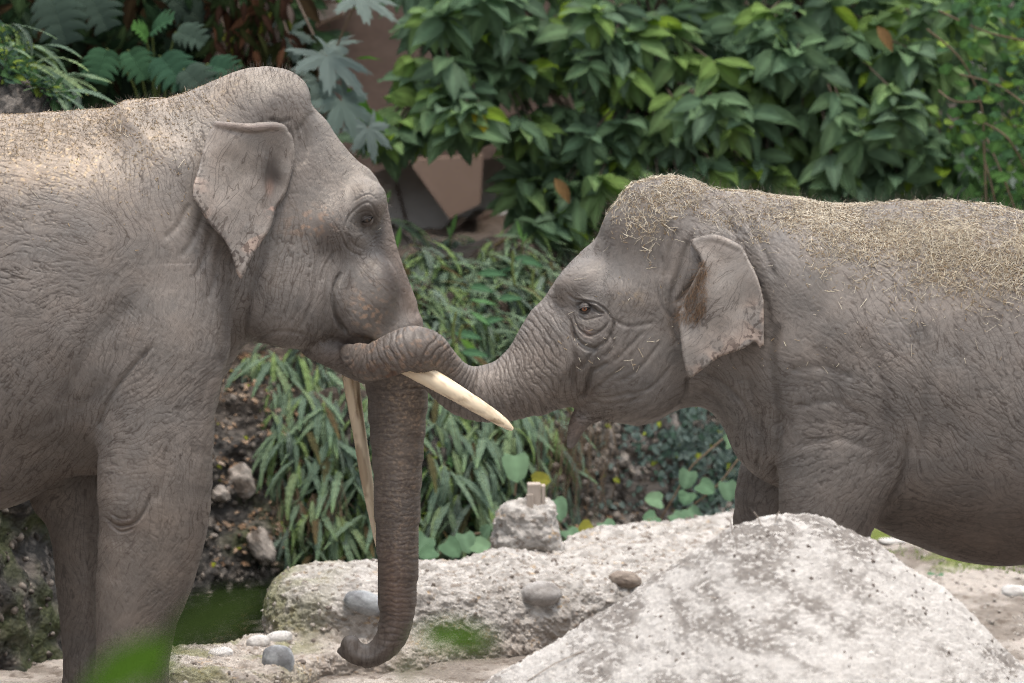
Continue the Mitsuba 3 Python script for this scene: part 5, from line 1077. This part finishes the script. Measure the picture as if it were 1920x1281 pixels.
# ------------------------------------------------ sword ferns cascading down the bank
def frond_mesh(L, W, col, droop, rng, pairs=17, tip=(1.25, 1.35, 1.0)):
    t = np.linspace(0, 1, 9); th = np.cumsum(np.concatenate([[0], np.full(8, -droop / 8)])) + rng.uniform(-.1, .1)
    cx = np.concatenate([[0], np.cumsum(np.cos(th[1:]) * L / 8)]); cz = np.concatenate([[0], np.cumsum(np.sin(th[1:]) * L / 8)]); sw = rng.normal(0, .08) * L * t**2
    V, F, C = [], [], []
    for i in range(9):
        V += [[cx[i], sw[i] - .004, cz[i]], [cx[i], sw[i] + .004, cz[i]]]; C += [np.array(col) * [1.5, 1.1, .9]] * 2
    for i in range(8): a = 2 * i; F += [[a, a + 2, a + 3], [a, a + 3, a + 1]]
    for k in range(pairs):
        u = .10 + .89 * k / pairs; x, z, y = np.interp(u, t, cx), np.interp(u, t, cz), np.interp(u, t, sw); a = np.interp(u, t, th)
        w = W / 2 * min(1, 2.6 * (u + .06)) * (1 - max(0, u - .55) / .47 * .85) * rng.uniform(.85, 1.08); g = L / pairs * .92
        c = np.array(col) * (1 + rng.normal(0, .10)); c = c * (1 + (np.array(tip) - 1) * max(0, u - .7) / .3)
        for sd in (-1, 1):
            sw_, lift = .22 * w, rng.normal(.06, .10) * w; n = len(V)
            for (du, dv, dl) in ((-g / 2, 0, 0), (g / 2, 0, 0), (g * .62 + sw_ * .5, .55, .7), (-g * .42 + sw_ * .5, .55, .7), (g * .25 + sw_ * 1.2, 1, .4)):
                V.append([x + du * math.cos(a) - dl * lift * math.sin(a) , y + sd * dv * w, z + du * math.sin(a) + dl * lift * math.cos(a)]); C.append(c)
            F += [[n, n + 1, n + 2], [n, n + 2, n + 3], [n + 3, n + 2, n + 4]]
    return np.array(V), np.array(F), np.clip(np.array(C), .003, .8)
FG_DEAD = [(.10, .078, .045), (.10, .095, .05)]
FG = [(.15, .215, .15), (.17, .245, .16), (.13, .19, .14), (.19, .26, .145), (.15, .20, .165), (.20, .29, .12)]
FROND = Blades([frond_mesh(1, .125 + .045 * RS.random(), FG[i % 6] if i < 12 else FG_DEAD[i - 12], .5 + .22 * (i % 12), RS, 22) for i in range(14)], 'leaf_matt')
def fern(o, n, rng, size, n_out=11, hang=.5, label=None, fan=2.2):
    t = thing('sword_fern', label, 'fern', 'sword ferns cascading down the bank')
    items = []
    for j in range(n_out):
        a = rng.uniform(-fan / 2, fan / 2) - math.pi / 2
        d = np.array([math.cos(a), math.sin(a) * .9, rng.uniform(.15, .9) - hang]); L = size * rng.uniform(.65, 1.15)
        items.append((int(rng.integers(12)) if rng.random() > .03 else 12 + int(rng.integers(2)), scaled(frame(o + rng.normal(0, .025, 3), d, np.array([0, -.15, 1.0]) + rng.normal(0, .15, 3)), L)))
    FROND.put(items, t, 'frond')
rng = np.random.default_rng(51)
spots = []
for px, py in [(720,440),(790,455),(860,450),(930,470),(990,490),(1020,520),(750,500),(820,510),(890,520),(960,540),(1010,570),(790,560),(860,580),(920,600),(970,620),(760,540),(840,640),(900,660),(950,690),(1000,680),
               (820,700),(870,730),(930,750),(990,770),(1030,780),(840,790),(890,810),(950,790),(560,655),(610,690),(520,680),(480,665),(570,740),(620,760),(540,790),(600,820),(650,850),(560,870),(620,900),(670,880),(590,950),(640,960),(690,960),(830,880),(890,870),(840,950),(900,930),(860,990)]:
    spots.append((px + rng.normal(0, 8), py + rng.normal(0, 8)))
ORD = 'first second third fourth fifth sixth seventh eighth ninth tenth eleventh twelfth thirteenth fourteenth fifteenth sixteenth'.split()
rows = [(0, 515, 'along the crest of the fern bank'), (515, 625, 'in the upper row of the fern bank'), (625, 745, 'in the middle row of the fern bank'), (745, 835, 'in the lower row of the fern bank'), (835, 1100, 'at the foot of the fern bank')]
for lo_, hi_, where in rows:
    row = sorted(q for q in spots if lo_ <= q[1] < hi_)
    for i, (px, py) in enumerate(row):
        c, n = hill_hit(px, py); low = py > 640
        fern(c + n * .04, n, rng, .42 if not low else .40, 12, .35 if not low else .95, f'{ORD[i]} sword fern from the left {where}')
# the fronds nobody could count, between the ferns
items = []
hp = PX(HILL_V); ok = np.flatnonzero((hp[:, 0] > 500 - 260 * (hp[:, 1] < 620)) & (hp[:, 0] < 1075) & (hp[:, 1] > 405) & (hp[:, 1] < 1040) & (HILL_V[:, 1] < 10) & ((hp[:, 1] < 800) | (hp[:, 0] > 520)))
w = np.ones(len(ok)); w[(hp[ok, 0] < 640) & (hp[ok, 1] < 700)] *= .5
for i in rng.choice(ok, 2500, p=w / w.sum()):
    d = np.array([rng.normal(0, .7), -.8, rng.uniform(.1, .8) - (.9 if hp[i, 1] > 640 else .25)])
    items.append((int(rng.integers(12)) if rng.random() > .05 else 12 + int(rng.integers(2)), scaled(frame(HILL_V[i] + HILL_N[i] * .03, d, np.array([0, -.2, 1]) + rng.normal(0, .2, 3)), rng.uniform(.16, .36))))
V, F, C, n = [], [], [], 0
for k, m in items:
    v, f, c = FROND.var[k]; V.append(v @ m[:3, :3].T + m[:3, 3]); F.append(f + n); C.append(c * .85); n += len(v)
tag(obj('fern_cover', ply((np.vstack(V), np.vstack(F)), 'leaf_matt', smooth=False, color=np.vstack(C))), 'tangled small fern fronds covering the bank between the larger ferns', 'ferns', kind='stuff')
# ferns at the upper left on the mossy rock
for px, py, lab in [(20,40,'fern at the very top left corner above the mossy rock'), (95,60,'feathery fern second from the left corner'), (60,110,'low fern hanging over the mossy rock at left'), (150,110,'pale fern beside the cut leaved plant at upper left'), (215,165,'fine leaved fern growing just above the back of the left elephant'), (120,165,'single drooping fern on the mossy rock behind the back'), (20,85,'fern overhanging the left edge of the mossy rock')]:
    c, n = hill_hit(px, py); t = thing('rock_fern', lab, 'fern', 'ferns on the mossy rock')
    FROND.put([(int(rng.integers(12)), scaled(frame(c + [rng.normal(0, .03), -.05, .03], np.array([rng.normal(0, .8), -.7, rng.uniform(-.6, .7)]), np.array([0, -.2, 1]) + rng.normal(0, .2, 3)), rng.uniform(.2, .42))) for _ in range(14)], t, 'frond')

# ------------------------------------------------ cut-leaved climbers (split leaves) at upper left
def split_leaf(L, W, col, rng, lobes=7, droop=.5):
    V, F, C = [], [], []
    t = np.linspace(0, 1, 10); th = -droop * t; cx = np.concatenate([[0], np.cumsum(np.cos(th[1:]) * L / 9)]); cz = np.concatenate([[0], np.cumsum(np.sin(th[1:]) * L / 9)])
    for sd in (-1, 1):
        for k in range(lobes):
            u = .02 + .92 * k / lobes; x, z = np.interp(u, t, cx), np.interp(u, t, cz); w = W / 2 * (.62 + .5 * math.sin(math.pi * min(1, u * .9 + .18))) * (1 - .5 * u**3); g = L / lobes * (.93 if k else 1.1)
            x1, z1 = np.interp(u + .92 / lobes, t, cx), np.interp(u + .92 / lobes, t, cz)
            n = len(V); c = np.array(col) * (1 + rng.normal(0, .08))
            for s_, wd, sw in ((0, 1.0, 0), (.40, 1.03, .05), (.68, .88, .14), (.88, .55, .24), (1.0, .14, .32)):
                cxm, czm = (x + x1) / 2 + sw * w, (z + z1) / 2 + (.34 * math.sin(s_ * 2.2) - .25 * s_**2) * w * .8
                hx, hz = (x1 - x) / 2 * wd, (z1 - z) / 2 * wd
                V += [[cxm - hx, sd * s_ * w, czm - hz - .012 * L], [cxm, sd * s_ * w, czm + .010 * L], [cxm + hx, sd * s_ * w, czm + hz - .012 * L]]; C += [c, c * 1.15, c]
            for i in range(4):
                a = n + 3 * i; F += [[a, a + 1, a + 4], [a, a + 4, a + 3], [a + 1, a + 2, a + 5], [a + 1, a + 5, a + 4]]
    return np.array(V), np.array(F), np.clip(np.array(C), .003, .8)
MON = Blades([split_leaf(1, .95, c, RS, 5, .3 + .25 * i) for i, c in enumerate([(.040, .088, .056), (.048, .105, .058), (.060, .090, .072), (.07, .16, .045)])], 'leaf_gloss')
def split_plant(label, leaves, root):
    t = thing('split_leaf_plant', label, 'plant')
    r = P(*root); items, st = [], []
    for px, py, y, L, dx, dz, k in leaves:
        o = P(px, py, y); items.append((k, scaled(frame(o, np.array([dx, -.55, dz]), np.array([-.3 * dx, -.75, .8])), L)))
        st.append(catmull([r, (r + o) / 2 + [0, -.05, .18], o], 6))
    MON.put(items, t)
    for s_ in st: obj('stalk', ply(tube_mesh(s_, .007, 5), 'stem_green', smooth=True), t)
split_plant('dark green plant with deeply split glossy leaves above the neck of the left elephant',
    [(300,105,5.9,.30,.55,-.55,0),(345,130,5.8,.26,.7,-.5,2),(200,92,5.9,.24,-.25,-.8,1),(240,95,6.0,.24,.5,-.6,1),(390,120,5.9,.22,.9,-.2,0),(285,60,6.0,.20,.5,.5,1),(275,75,6.1,.15,-.1,.6,3),(420,150,6.0,.22,.8,-.3,2),(330,60,6.2,.22,.8,-.1,2)], (300, 330, 6.6))
split_plant('grey green split leaf plant hanging at the top edge left of the reddish shrub',
    [(95,-10,6.6,.36,.35,-.8,2),(165,-15,6.7,.30,.5,-.7,2),(310,-5,7.2,.34,.9,-.3,2),(370,20,7.2,.3,.6,-.6,2)], (240, -160, 7.2))
# ------------------------------------------------ silvery palmate leaves against the brown wall
def palm_leaf(L, rng, col, lobes=7):
    m = 150; th = np.linspace(-2.5, 2.5, m); V, C = [[0, 0, 0]], [np.array(col)]
    k = (th + 2.5) / 5.0 * (lobes - 1); ph = np.abs(k - np.rint(k)) * 2
    ln = 1 - .10 * np.abs(th)
    r = L * ln * (.34 + .66 * np.clip(1 - ph, 0, 1)**.75) * (1 + .07 * np.sign(np.sin(th * 46)))
    rings = [.35, .7, 1.0]
    for q in rings:
        for a, rr, pp in zip(th, r, ph):
            R = rr * q if q == 1 else min(rr, L * q * .8) * (1 if q > .5 else .9)
            V.append([R * math.cos(a), R * math.sin(a), L * (.05 * (1 - pp) - .28 * (R / L)**2)]); C.append(np.array(col) * (1.12 if pp < .12 else 1) * (1 + rng.normal(0, .05)))
    F = []
    for i in range(m - 1):
        F += [[0, 1 + i, 2 + i]]
        for q in range(2): a, b = 1 + q * m + i, 1 + (q + 1) * m + i; F += [[a, b, b + 1], [a, b + 1, a + 1]]
    return np.array(V), np.array(F), np.clip(np.array(C), .003, .8)
PALM = Blades([palm_leaf(1, RS, c) for c in [(.13, .168, .158), (.11, .15, .135), (.15, .19, .175)]], 'leaf_matt')
t = thing('palmate_shrub', 'shrub with big silvery jagged hand shaped leaves against the brown wall', 'shrub')
items, r0 = [], P(560, 330, 6.9)
for px, py, y, L, dx, dz, k in [(612,105,6.6,.36,.75,-.55,0),(640,190,6.5,.34,.55,-.85,1),(600,150,6.8,.28,.5,-.6,1),(672,-6,6.6,.30,.85,-.35,2),(615,88,6.9,.22,.8,.3,2),(690,240,6.5,.22,.3,-.9,0),(650,215,6.9,.26,.9,-.4,1),(530,60,7.0,.25,-.3,-.8,1)]:
    o = P(px, py, y); items.append((k, scaled(frame(o, np.array([dx, -.3, dz]), np.array([.30, -.55, 1.0])), L))); c = catmull([r0, (r0 + o) / 2 + [0, .1, .12], o], 5); obj('stalk', ply(tube_mesh(c, .008, 5), 'stem_brown', smooth=True), t)
PALM.put(items, t)
G2 = Blades([leaf_mesh(1, .34, c, 'lance', .2, .4) for c in [(.05, .12, .02), (.07, .15, .025)]], 'leaf_gloss')
t = thing('strap_leaf_plant', 'bright green long leaves below the silvery jagged leaves by the brown wall', 'plant')
G2.put([(i % 2, scaled(frame(P(px, py, 6.9), np.array([dx, -.2, dz]), np.array([0, -.6, 1])), L)) for i, (px, py, L, dx, dz) in enumerate([(640,160,.34,.7,-.6),(655,180,.3,.5,-.8),(630,0,.26,.9,-.25),(670,200,.28,.8,-.5),(668,110,.16,.9,.1)])], t)
# ------------------------------------------------ reddish shrub at the top
RED = Blades([leaf_mesh(1, .30, c, 'lance', .3, .7, nl=4) for c in [(.040, .022, .016), (.030, .035, .014), (.06, .03, .018), (.022, .034, .014), (.15, .12, .105), (.09, .10, .02)]], 'leaf_gloss')
t = thing('reddish_shrub', 'dark reddish brown shrub with narrow drooping leaves at the top left of the wall', 'shrub')
rng = np.random.default_rng(61)
obj('branch', ply(join([tube_mesh(catmull([P(480, -200, 7.2), P(470 + 30 * i - 60, -60, 7.0), P(420 + 42 * i, 70 + rng.uniform(-30, 30), 6.8)], 6), .010, 5) for i in range(5)]), 'bark', smooth=True), t)
items = []
for _ in range(330):
    o = P(rng.uniform(395, 545), rng.uniform(-70, 105) - 10, rng.uniform(6.6, 7.2))
    items.append((int(rng.choice([0, 0, 1, 1, 2, 3, 3, 4, 5], p=[.2, .12, .12, .12, .14, .1, .1, .05, .05])), scaled(frame(o, np.array([rng.normal(0, .5), -.2 + rng.normal(0, .3), -.9]), np.array([rng.normal(0, .6), -1, .3])), rng.uniform(.10, .19))))
RED.put(items, t)

# ------------------------------------------------ vine with round leaves at the right edge
RND = Blades([leaf_mesh(1, .95, c, 'round', .15, .3, nl=4) for c in [(.05, .11, .035), (.065, .135, .04), (.045, .095, .045), (.10, .17, .04), (.15, .22, .05)]], 'leaf_matt')
t = thing('round_leaf_vine', 'tangled vine with small round leaves on bare brown stems at the right edge', 'vine')
rng = np.random.default_rng(71)
for pts in ([(1738,55),(1800,110),(1838,190),(1846,300),(1850,420)], [(1800,140),(1870,160),(1940,210)], [(1845,230),(1890,260),(1930,330)], [(1838,190),(1790,190),(1760,170)], [(1850,260),(1880,330),(1905,400)], [(1760,20),(1850,60),(1940,80)], [(1846,300),(1862,360),(1870,420)]):
    obj('stem', ply(tube_mesh(catmull([P(a, b, 6.3 + .3 * rng.random()) for a, b in pts], 7), .0065, 5), 'stem_brown', smooth=True), t)
items = []
for _ in range(420):
    px, py = rng.uniform(1765, 1960), rng.uniform(-60, 420)
    if px < 1790 + .22 * py and rng.random() < .7: continue
    if 20 < py < 170 and px > 1850 and rng.random() < .62: continue
    items.append((int(rng.choice(5, p=[.32, .3, .25, .1, .03])), scaled(frame(P(px, py, rng.uniform(6.2, 7.6)), np.array([rng.normal(0, .6), -.5, -.4 + rng.normal(0, .3)]), np.array([rng.normal(0, .3), -.6, 1])), rng.uniform(.05, .105))))
RND.put(items, t)
mass('undergrowth', 'pale leafy tangle behind the vine low at the right edge', [(1880,330,90,110,8.0,.6,420)], np.random.default_rng(44), [(.045, .09, .03), (.06, .12, .04), (.13, .16, .14), (.03, .06, .03)], (.08, .16), 'round')

# ------------------------------------------------ heart-leaved creepers near the ledge and on the grey face
HRT = Blades([leaf_mesh(1, 1.0, c, 'heart', .18, .35, nl=6, rib=1.25) for c in [(.13, .215, .135), (.115, .20, .12), (.15, .24, .145), (.25, .245, .05)]], 'leaf_matt')
def heart_plant(label, leaves, stems):
    t = thing('heart_leaf_creeper', label, 'plant', 'heart leaved creepers')
    for pts in stems: obj('stem', ply(tube_mesh(catmull([P(*q) for q in pts], 8), .006, 6), 'stem_brown', smooth=True), t)
    HRT.put([(k, scaled(frame(P(px, py, y), np.array([dx, -.35, dz]), np.array([.1, -1, .6])), L)) for px, py, y, L, dx, dz, k in leaves], t)
heart_plant('pale heart leaved creeper leaning up the grey rock face before the right elephant',
    [(1292,884,5.6,.115,-.25,-.9,0),(1312,908,5.6,.11,.5,-.25,1),(1290,925,5.7,.11,-.1,-.2,1),(1290,955,5.6,.12,.45,-.55,0),(1240,940,5.5,.11,-.8,.2,2),(1262,965,5.5,.10,.6,-.5,0),(1362,905,5.6,.12,.2,-.9,0),(1362,830,5.6,.10,.4,.3,2)],
    [[(1232,985,5.7),(1262,935,5.65),(1295,878,5.65),(1330,845,5.65),(1365,815,5.7)], [(1232,986,5.7),(1280,960,5.65),(1340,915,5.65),(1385,860,5.7)]])
heart_plant('pale green heart shaped leaves at the foot of the ferns left of the stump',
    [(800,1008,4.6,.13,-.3,-.5,0),(835,1018,4.5,.12,.5,-.4,1),(870,1002,4.6,.12,.2,-.6,0),(890,1020,4.4,.11,.7,-.2,2),(815,1032,4.4,.10,-.6,-.2,1),(965,855,5.0,.16,.1,-.9,2),(905,1005,4.8,.10,.2,.3,0)], [[(820,1045,4.7),(850,1010,4.7),(900,1000,4.8)], [(965,930,5.1),(968,890,5.1),(962,856,5.0)]])
heart_plant('heart leaved sprouts around the concrete stump, one leaf turned yellow',
    [(1040,938,4.6,.13,.3,-.8,0),(1065,995,4.7,.11,.3,-.3,0),(1112,988,4.8,.13,-.3,-.2,3),(1132,980,4.9,.11,.4,-.4,0),(1230,968,5.2,.10,-.4,-.1,1),(1205,985,5.1,.09,.4,-.2,2),(998,905,4.9,.13,.4,.1,3)], [[(1060,1010,4.8),(1046,975,4.8),(1038,940,4.7)], [(1150,1000,5.0),(1190,985,5.1),(1230,970,5.2)]])
# arrow-shaped leaves standing among the ferns
ARW = Blades([leaf_mesh(1, .36, c, 'ovate', .18, .25, rib=1.4) for c in [(.075, .155, .085), (.09, .18, .08), (.12, .24, .05)]], 'leaf_gloss')
t = thing('arrow_leaf_plant', 'plant with upright stalk and broad pointed leaves among the ferns above the coiled trunk', 'plant')
AL = [(893,505,.19,1,.05,0),(893,525,.17,1,-.1,0),(880,552,.19,.95,-.12,1),(888,582,.19,.8,-.5,1),(862,610,.18,.9,-.1,0),(866,622,.16,.8,-.6,2),(930,545,.16,1,.1,0),(870,650,.17,1,-.05,0),(905,600,.15,.9,.3,0),(960,480,.2,.9,-.2,0),(985,495,.16,-.9,-.1,0)]
ARW.put([(k, scaled(frame(hill_hit(px, py)[0] + [0, -.28, .02], np.array([dx, -.25, dz]), np.array([0, -.8, 1])), L)) for px, py, L, dx, dz, k in AL], t)
for a, b in (((850,650), (855,585)), ((862,640), (868,610)), ((965,535), (962,470)), ((1000,545), (1002,505))):
    c = hill_hit(*a)[0]; k = c[1] - .26; obj('stalk', ply(tube_mesh(catmull([P(*a, k), P((a[0] + b[0]) / 2 - 3, (a[1] + b[1]) / 2, k), P(*b, k)], 5), .009, 6), 'stem_green', smooth=True), t)
SPR = Blades([leaf_mesh(1, .22, c, 'lance', .35, .1) for c in [(.10, .20, .06), (.13, .25, .09)]], 'leaf_matt')
for px, py, L, dx, lab in ((846,440,.16,.25,'upright pale shoot standing on the crest of the fern bank'), (722,385,.13,.35,'single green leaf poking out beside the brow of the left elephant'), (742,470,.17,.2,'broad green frond tip just right of the brow of the left elephant'), (980,450,.14,-.3,'short green shoot on the crest near the bright gap')):
    c = hill_hit(px, max(py, 455))[0]; t = thing('leaf_shoot', lab, 'shoot'); SPR.put([(int(px) % 2, scaled(frame(P(px, py, c[1] - .2), np.array([dx, -.1, 1]), np.array([0, -1, .1])), L)), ((int(px) + 1) % 2, scaled(frame(P(px, py + 8, c[1] - .2), np.array([-dx, -.1, .9]), np.array([0, -1, .1])), L * .6))], t)
    obj('stalk', ply(tube_mesh(np.array([P(px, py, c[1] - .2), P(px - 3, py + 30, c[1] - .15), P(px - 4, py + 70, c[1])]), .006, 5), 'stem_green', smooth=True), t)

# ------------------------------------------------ ivy, roots, grass and litter on the bank
rng = np.random.default_rng(81)
IV = [leaf_mesh(1, .8, c, 'heart', .2, .5, rng=rng, nl=3) for c in [(.09, .125, .115), (.07, .10, .088), (.115, .15, .14), (.05, .085, .065), (.22, .26, .04)]]
V, F, C, n = [], [], [], 0
ok = np.flatnonzero((hp[:, 0] > 1100) & (hp[:, 0] < 1420) & (hp[:, 1] > 740) & (hp[:, 1] < 990) & (HILL_V[:, 1] < 9.5))
w = .04 + sstep(-40, 70, (hp[ok, 0] - 1190) * .9 - (hp[ok, 1] - 800) * .55 + 60 * (fbm(HILL_V[ok] * 3, 3, 2) - .5)) * (.25 + .75 * sstep(.3, .55, fbm(HILL_V[ok] * 5, 2, 8)))
for i in rng.choice(ok, 2100, p=w / w.sum()):
    m = scaled(frame(HILL_V[i] + HILL_N[i] * rng.uniform(.0, .07) + rng.normal(0, .01, 3), np.array([rng.normal(0, .6), -.4, -.6]), np.array([rng.normal(0, .3), -1, .6])), rng.uniform(.02, .055))
    v, f, c = IV[rng.choice(5, p=[.3, .3, .2, .17, .03])]; V.append(v @ m[:3, :3].T + m[:3, 3]); F.append(f + n); C.append(c); n += len(v)
tag(obj('ivy', ply((np.vstack(V), np.vstack(F)), 'leaf_matt', smooth=True, color=np.vstack(C))), 'small bluish ivy leaves creeping over the grey rock face', 'ivy', kind='stuff')
parts = []
for _ in range(90):
    px = rng.normal(1085, 30); c = P(px, 770 + rng.uniform(0, 50), 5.7 + rng.uniform(0, .5)); L = rng.uniform(.3, .62)
    parts.append(tube_mesh(catmull([c, c + [rng.normal(-.02, .03), rng.normal(0, .02), -L * .5], c + [rng.normal(-.05, .05), rng.normal(0, .03), -L]], 3), .0022, 3, False))
for _ in range(120):
    c, _n = hill_hit(rng.uniform(525, 640), rng.uniform(880, 960)); L = rng.uniform(.12, .32); parts.append(tube_mesh(catmull([c + [0, -.1, .02], c + [rng.normal(0, .02), -.13, -L * .5], c + [rng.normal(0, .03), -.12, -L]], 3), .0022, 3, False))
tag(obj('hanging_roots', ply(join(parts), 'stem_brown', smooth=True)), 'thin brown roots hanging down the bank', 'roots', kind='stuff')
LIT = [leaf_mesh(1, .5, c, 'ovate', .4, .9, rng=rng, nl=3, var=.3) for c in [(.22, .15, .10), (.30, .22, .16), (.14, .09, .06), (.36, .29, .23), (.20, .22, .03)]]
V, F, C, n = [], [], [], 0
ok = np.flatnonzero((((hp[:, 0] > 395) & (hp[:, 0] < 560) & (hp[:, 1] > 660) & (hp[:, 1] < 1060)) | ((hp[:, 0] > 980) & (hp[:, 0] < 1250) & (hp[:, 1] > 930))) & (HILL_N[:, 2] > .25) & (HILL_V[:, 1] < 9))
for i in rng.choice(ok, 900):
    m = scaled(frame(HILL_V[i] + HILL_N[i] * .012, np.append(rng.normal(0, 1, 2), -.1), HILL_N[i] + rng.normal(0, .3, 3)), rng.uniform(.02, .065)); v, f, c = LIT[rng.choice(5, p=[.3, .25, .25, .15, .05])]
    V.append(v @ m[:3, :3].T + m[:3, 3]); F.append(f + n); C.append(c); n += len(v)
tag(obj('leaf_litter', ply((np.vstack(V), np.vstack(F)), 'leaf_matt', smooth=True, color=np.vstack(C))), 'dry brown fallen leaves littering the earth slope', 'leaf litter', kind='stuff')
# low green growth on the bank and the mossy rock
V, F, C, n = [], [], [], 0
SM = [leaf_mesh(1, .5, c, 'ovate', .25, .5, rng=rng, nl=3, var=.2) for c in [(.05, .10, .045), (.06, .12, .05), (.045, .08, .06), (.11, .15, .03), (.035, .07, .03)]]
okA = np.flatnonzero((hp[:, 0] > -30) & (hp[:, 0] < 300) & (hp[:, 1] > 20) & (hp[:, 1] < 215) & (HILL_V[:, 1] < 9) & (hp[:, 1] < 120 + .35 * hp[:, 0] + 60 * fbm(HILL_V * 4, 2, 3)))
okB = np.flatnonzero((hp[:, 0] > 540) & (hp[:, 0] < 1060) & (hp[:, 1] > 840) & (hp[:, 1] < 1060) & (HILL_V[:, 1] < 9))
for ok, cnt in ((okA, 1500), (okB, 900)):
    for i in rng.choice(ok, cnt):
        m = scaled(frame(HILL_V[i] + HILL_N[i] * .02, np.array([rng.normal(0, .8), -.5, rng.normal(0, .6)]), np.array([0, -.6, 1]) + rng.normal(0, .4, 3)), rng.uniform(.025, .09)); v, f, c = SM[rng.integers(5)]
        V.append(v @ m[:3, :3].T + m[:3, 3]); F.append(f + n); C.append(c); n += len(v)
tag(obj('ground_cover', ply((np.vstack(V), np.vstack(F)), 'leaf_matt', smooth=True, color=np.vstack(C))), 'low leafy ground cover on the bank and the mossy rock', 'ground cover', kind='stuff')
# moss tufts by the white stone
V, F, C, n = [], [], [], 0
MS = [leaf_mesh(1, .3, c, 'lance', .3, .6, rng=rng, nl=3) for c in [(.10, .15, .02), (.15, .21, .03), (.07, .11, .02)]]
for _ in range(1600):
    x, y = rng.uniform(2.1, 3.4), rng.uniform(5.0, 6.6)
    if fbm(np.array([[x * 3, y * 3, 0]]), 3, 4)[0] < .46 - .10 * (x - 2.3): continue
    m = scaled(frame(np.array([x, y, ground_z(x, y)]), np.array([rng.normal(0, .6), rng.normal(0, .6), .8]), rng.normal(0, 1, 3)), rng.uniform(.012, .035)); v, f, c = MS[rng.integers(3)]
    V.append(v @ m[:3, :3].T + m[:3, 3]); F.append(f + n); C.append(c); n += len(v)
tag(obj('moss', ply((np.vstack(V), np.vstack(F)), 'leaf_matt', smooth=True, color=np.vstack(C))), 'yellow green moss on the ground at the right edge below the belly', 'moss', kind='stuff')
t = thing('fallen_sprig', 'small fallen sprig with two green leaves on the bare earth right of the sand heap', 'sprig')
c = on_ground(1752, 1092, .02)
HRT.put([(1, scaled(frame(c, np.array([-.6, -.5, .1]), np.array([0, -.4, 1])), .055)), (1, scaled(frame(c + [.02, -.02, 0], np.array([.4, -.8, .05]), np.array([0, -.4, 1])), .045))], t)
obj('stem', ply(tube_mesh(catmull([c, c + [.06, .05, .02], c + [.12, .02, 0]], 5), .002, 4), 'stem_green', smooth=True), t)
# out-of-focus spray of leaves close to the viewer
t = thing('near_branch', 'blurred bright green leafy twig in the extreme foreground at lower left', 'branch')
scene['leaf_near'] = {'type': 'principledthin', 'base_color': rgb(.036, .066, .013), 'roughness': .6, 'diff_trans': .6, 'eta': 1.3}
scene['leaf_near_shaded'] = {**scene['leaf_near'], 'base_color': rgb(.026, .042, .012)}  # shaded copy of the near leaf: the shade is put into its colour
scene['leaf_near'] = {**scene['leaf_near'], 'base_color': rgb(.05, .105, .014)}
FGL = ply(leaf_mesh(1, .34, (.1, .2, .03), 'lance', .2, .4)[:2], 'leaf_near', smooth=True)
ny = -10.7
c = catmull([P(60, 1400, ny), P(300, 1330, ny), P(620, 1360, ny - .1), P(900, 1400, ny)], 8)
obj('twig', ply(tube_mesh(c, .0016, 5), 'stem_green', smooth=True), t)
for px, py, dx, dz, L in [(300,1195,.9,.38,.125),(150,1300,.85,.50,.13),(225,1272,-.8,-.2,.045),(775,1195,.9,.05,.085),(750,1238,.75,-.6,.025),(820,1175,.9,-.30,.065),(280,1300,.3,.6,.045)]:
    o = P(px, py, ny); obj('leaf', FGL if px != 300 else {**FGL, 'bsdf': {'type': 'ref', 'id': 'leaf_near_shaded'}}, t, scaled(frame(o, np.array([dx, -.1, dz]), np.array([0, -1, .25])), L))
    obj('stalk', ply(tube_mesh(np.array([o, o + [-.004, 0, -.02], c[np.argmin(np.linalg.norm(c - o, axis=1))]]), .0007, 4), 'stem_green', smooth=True), t)
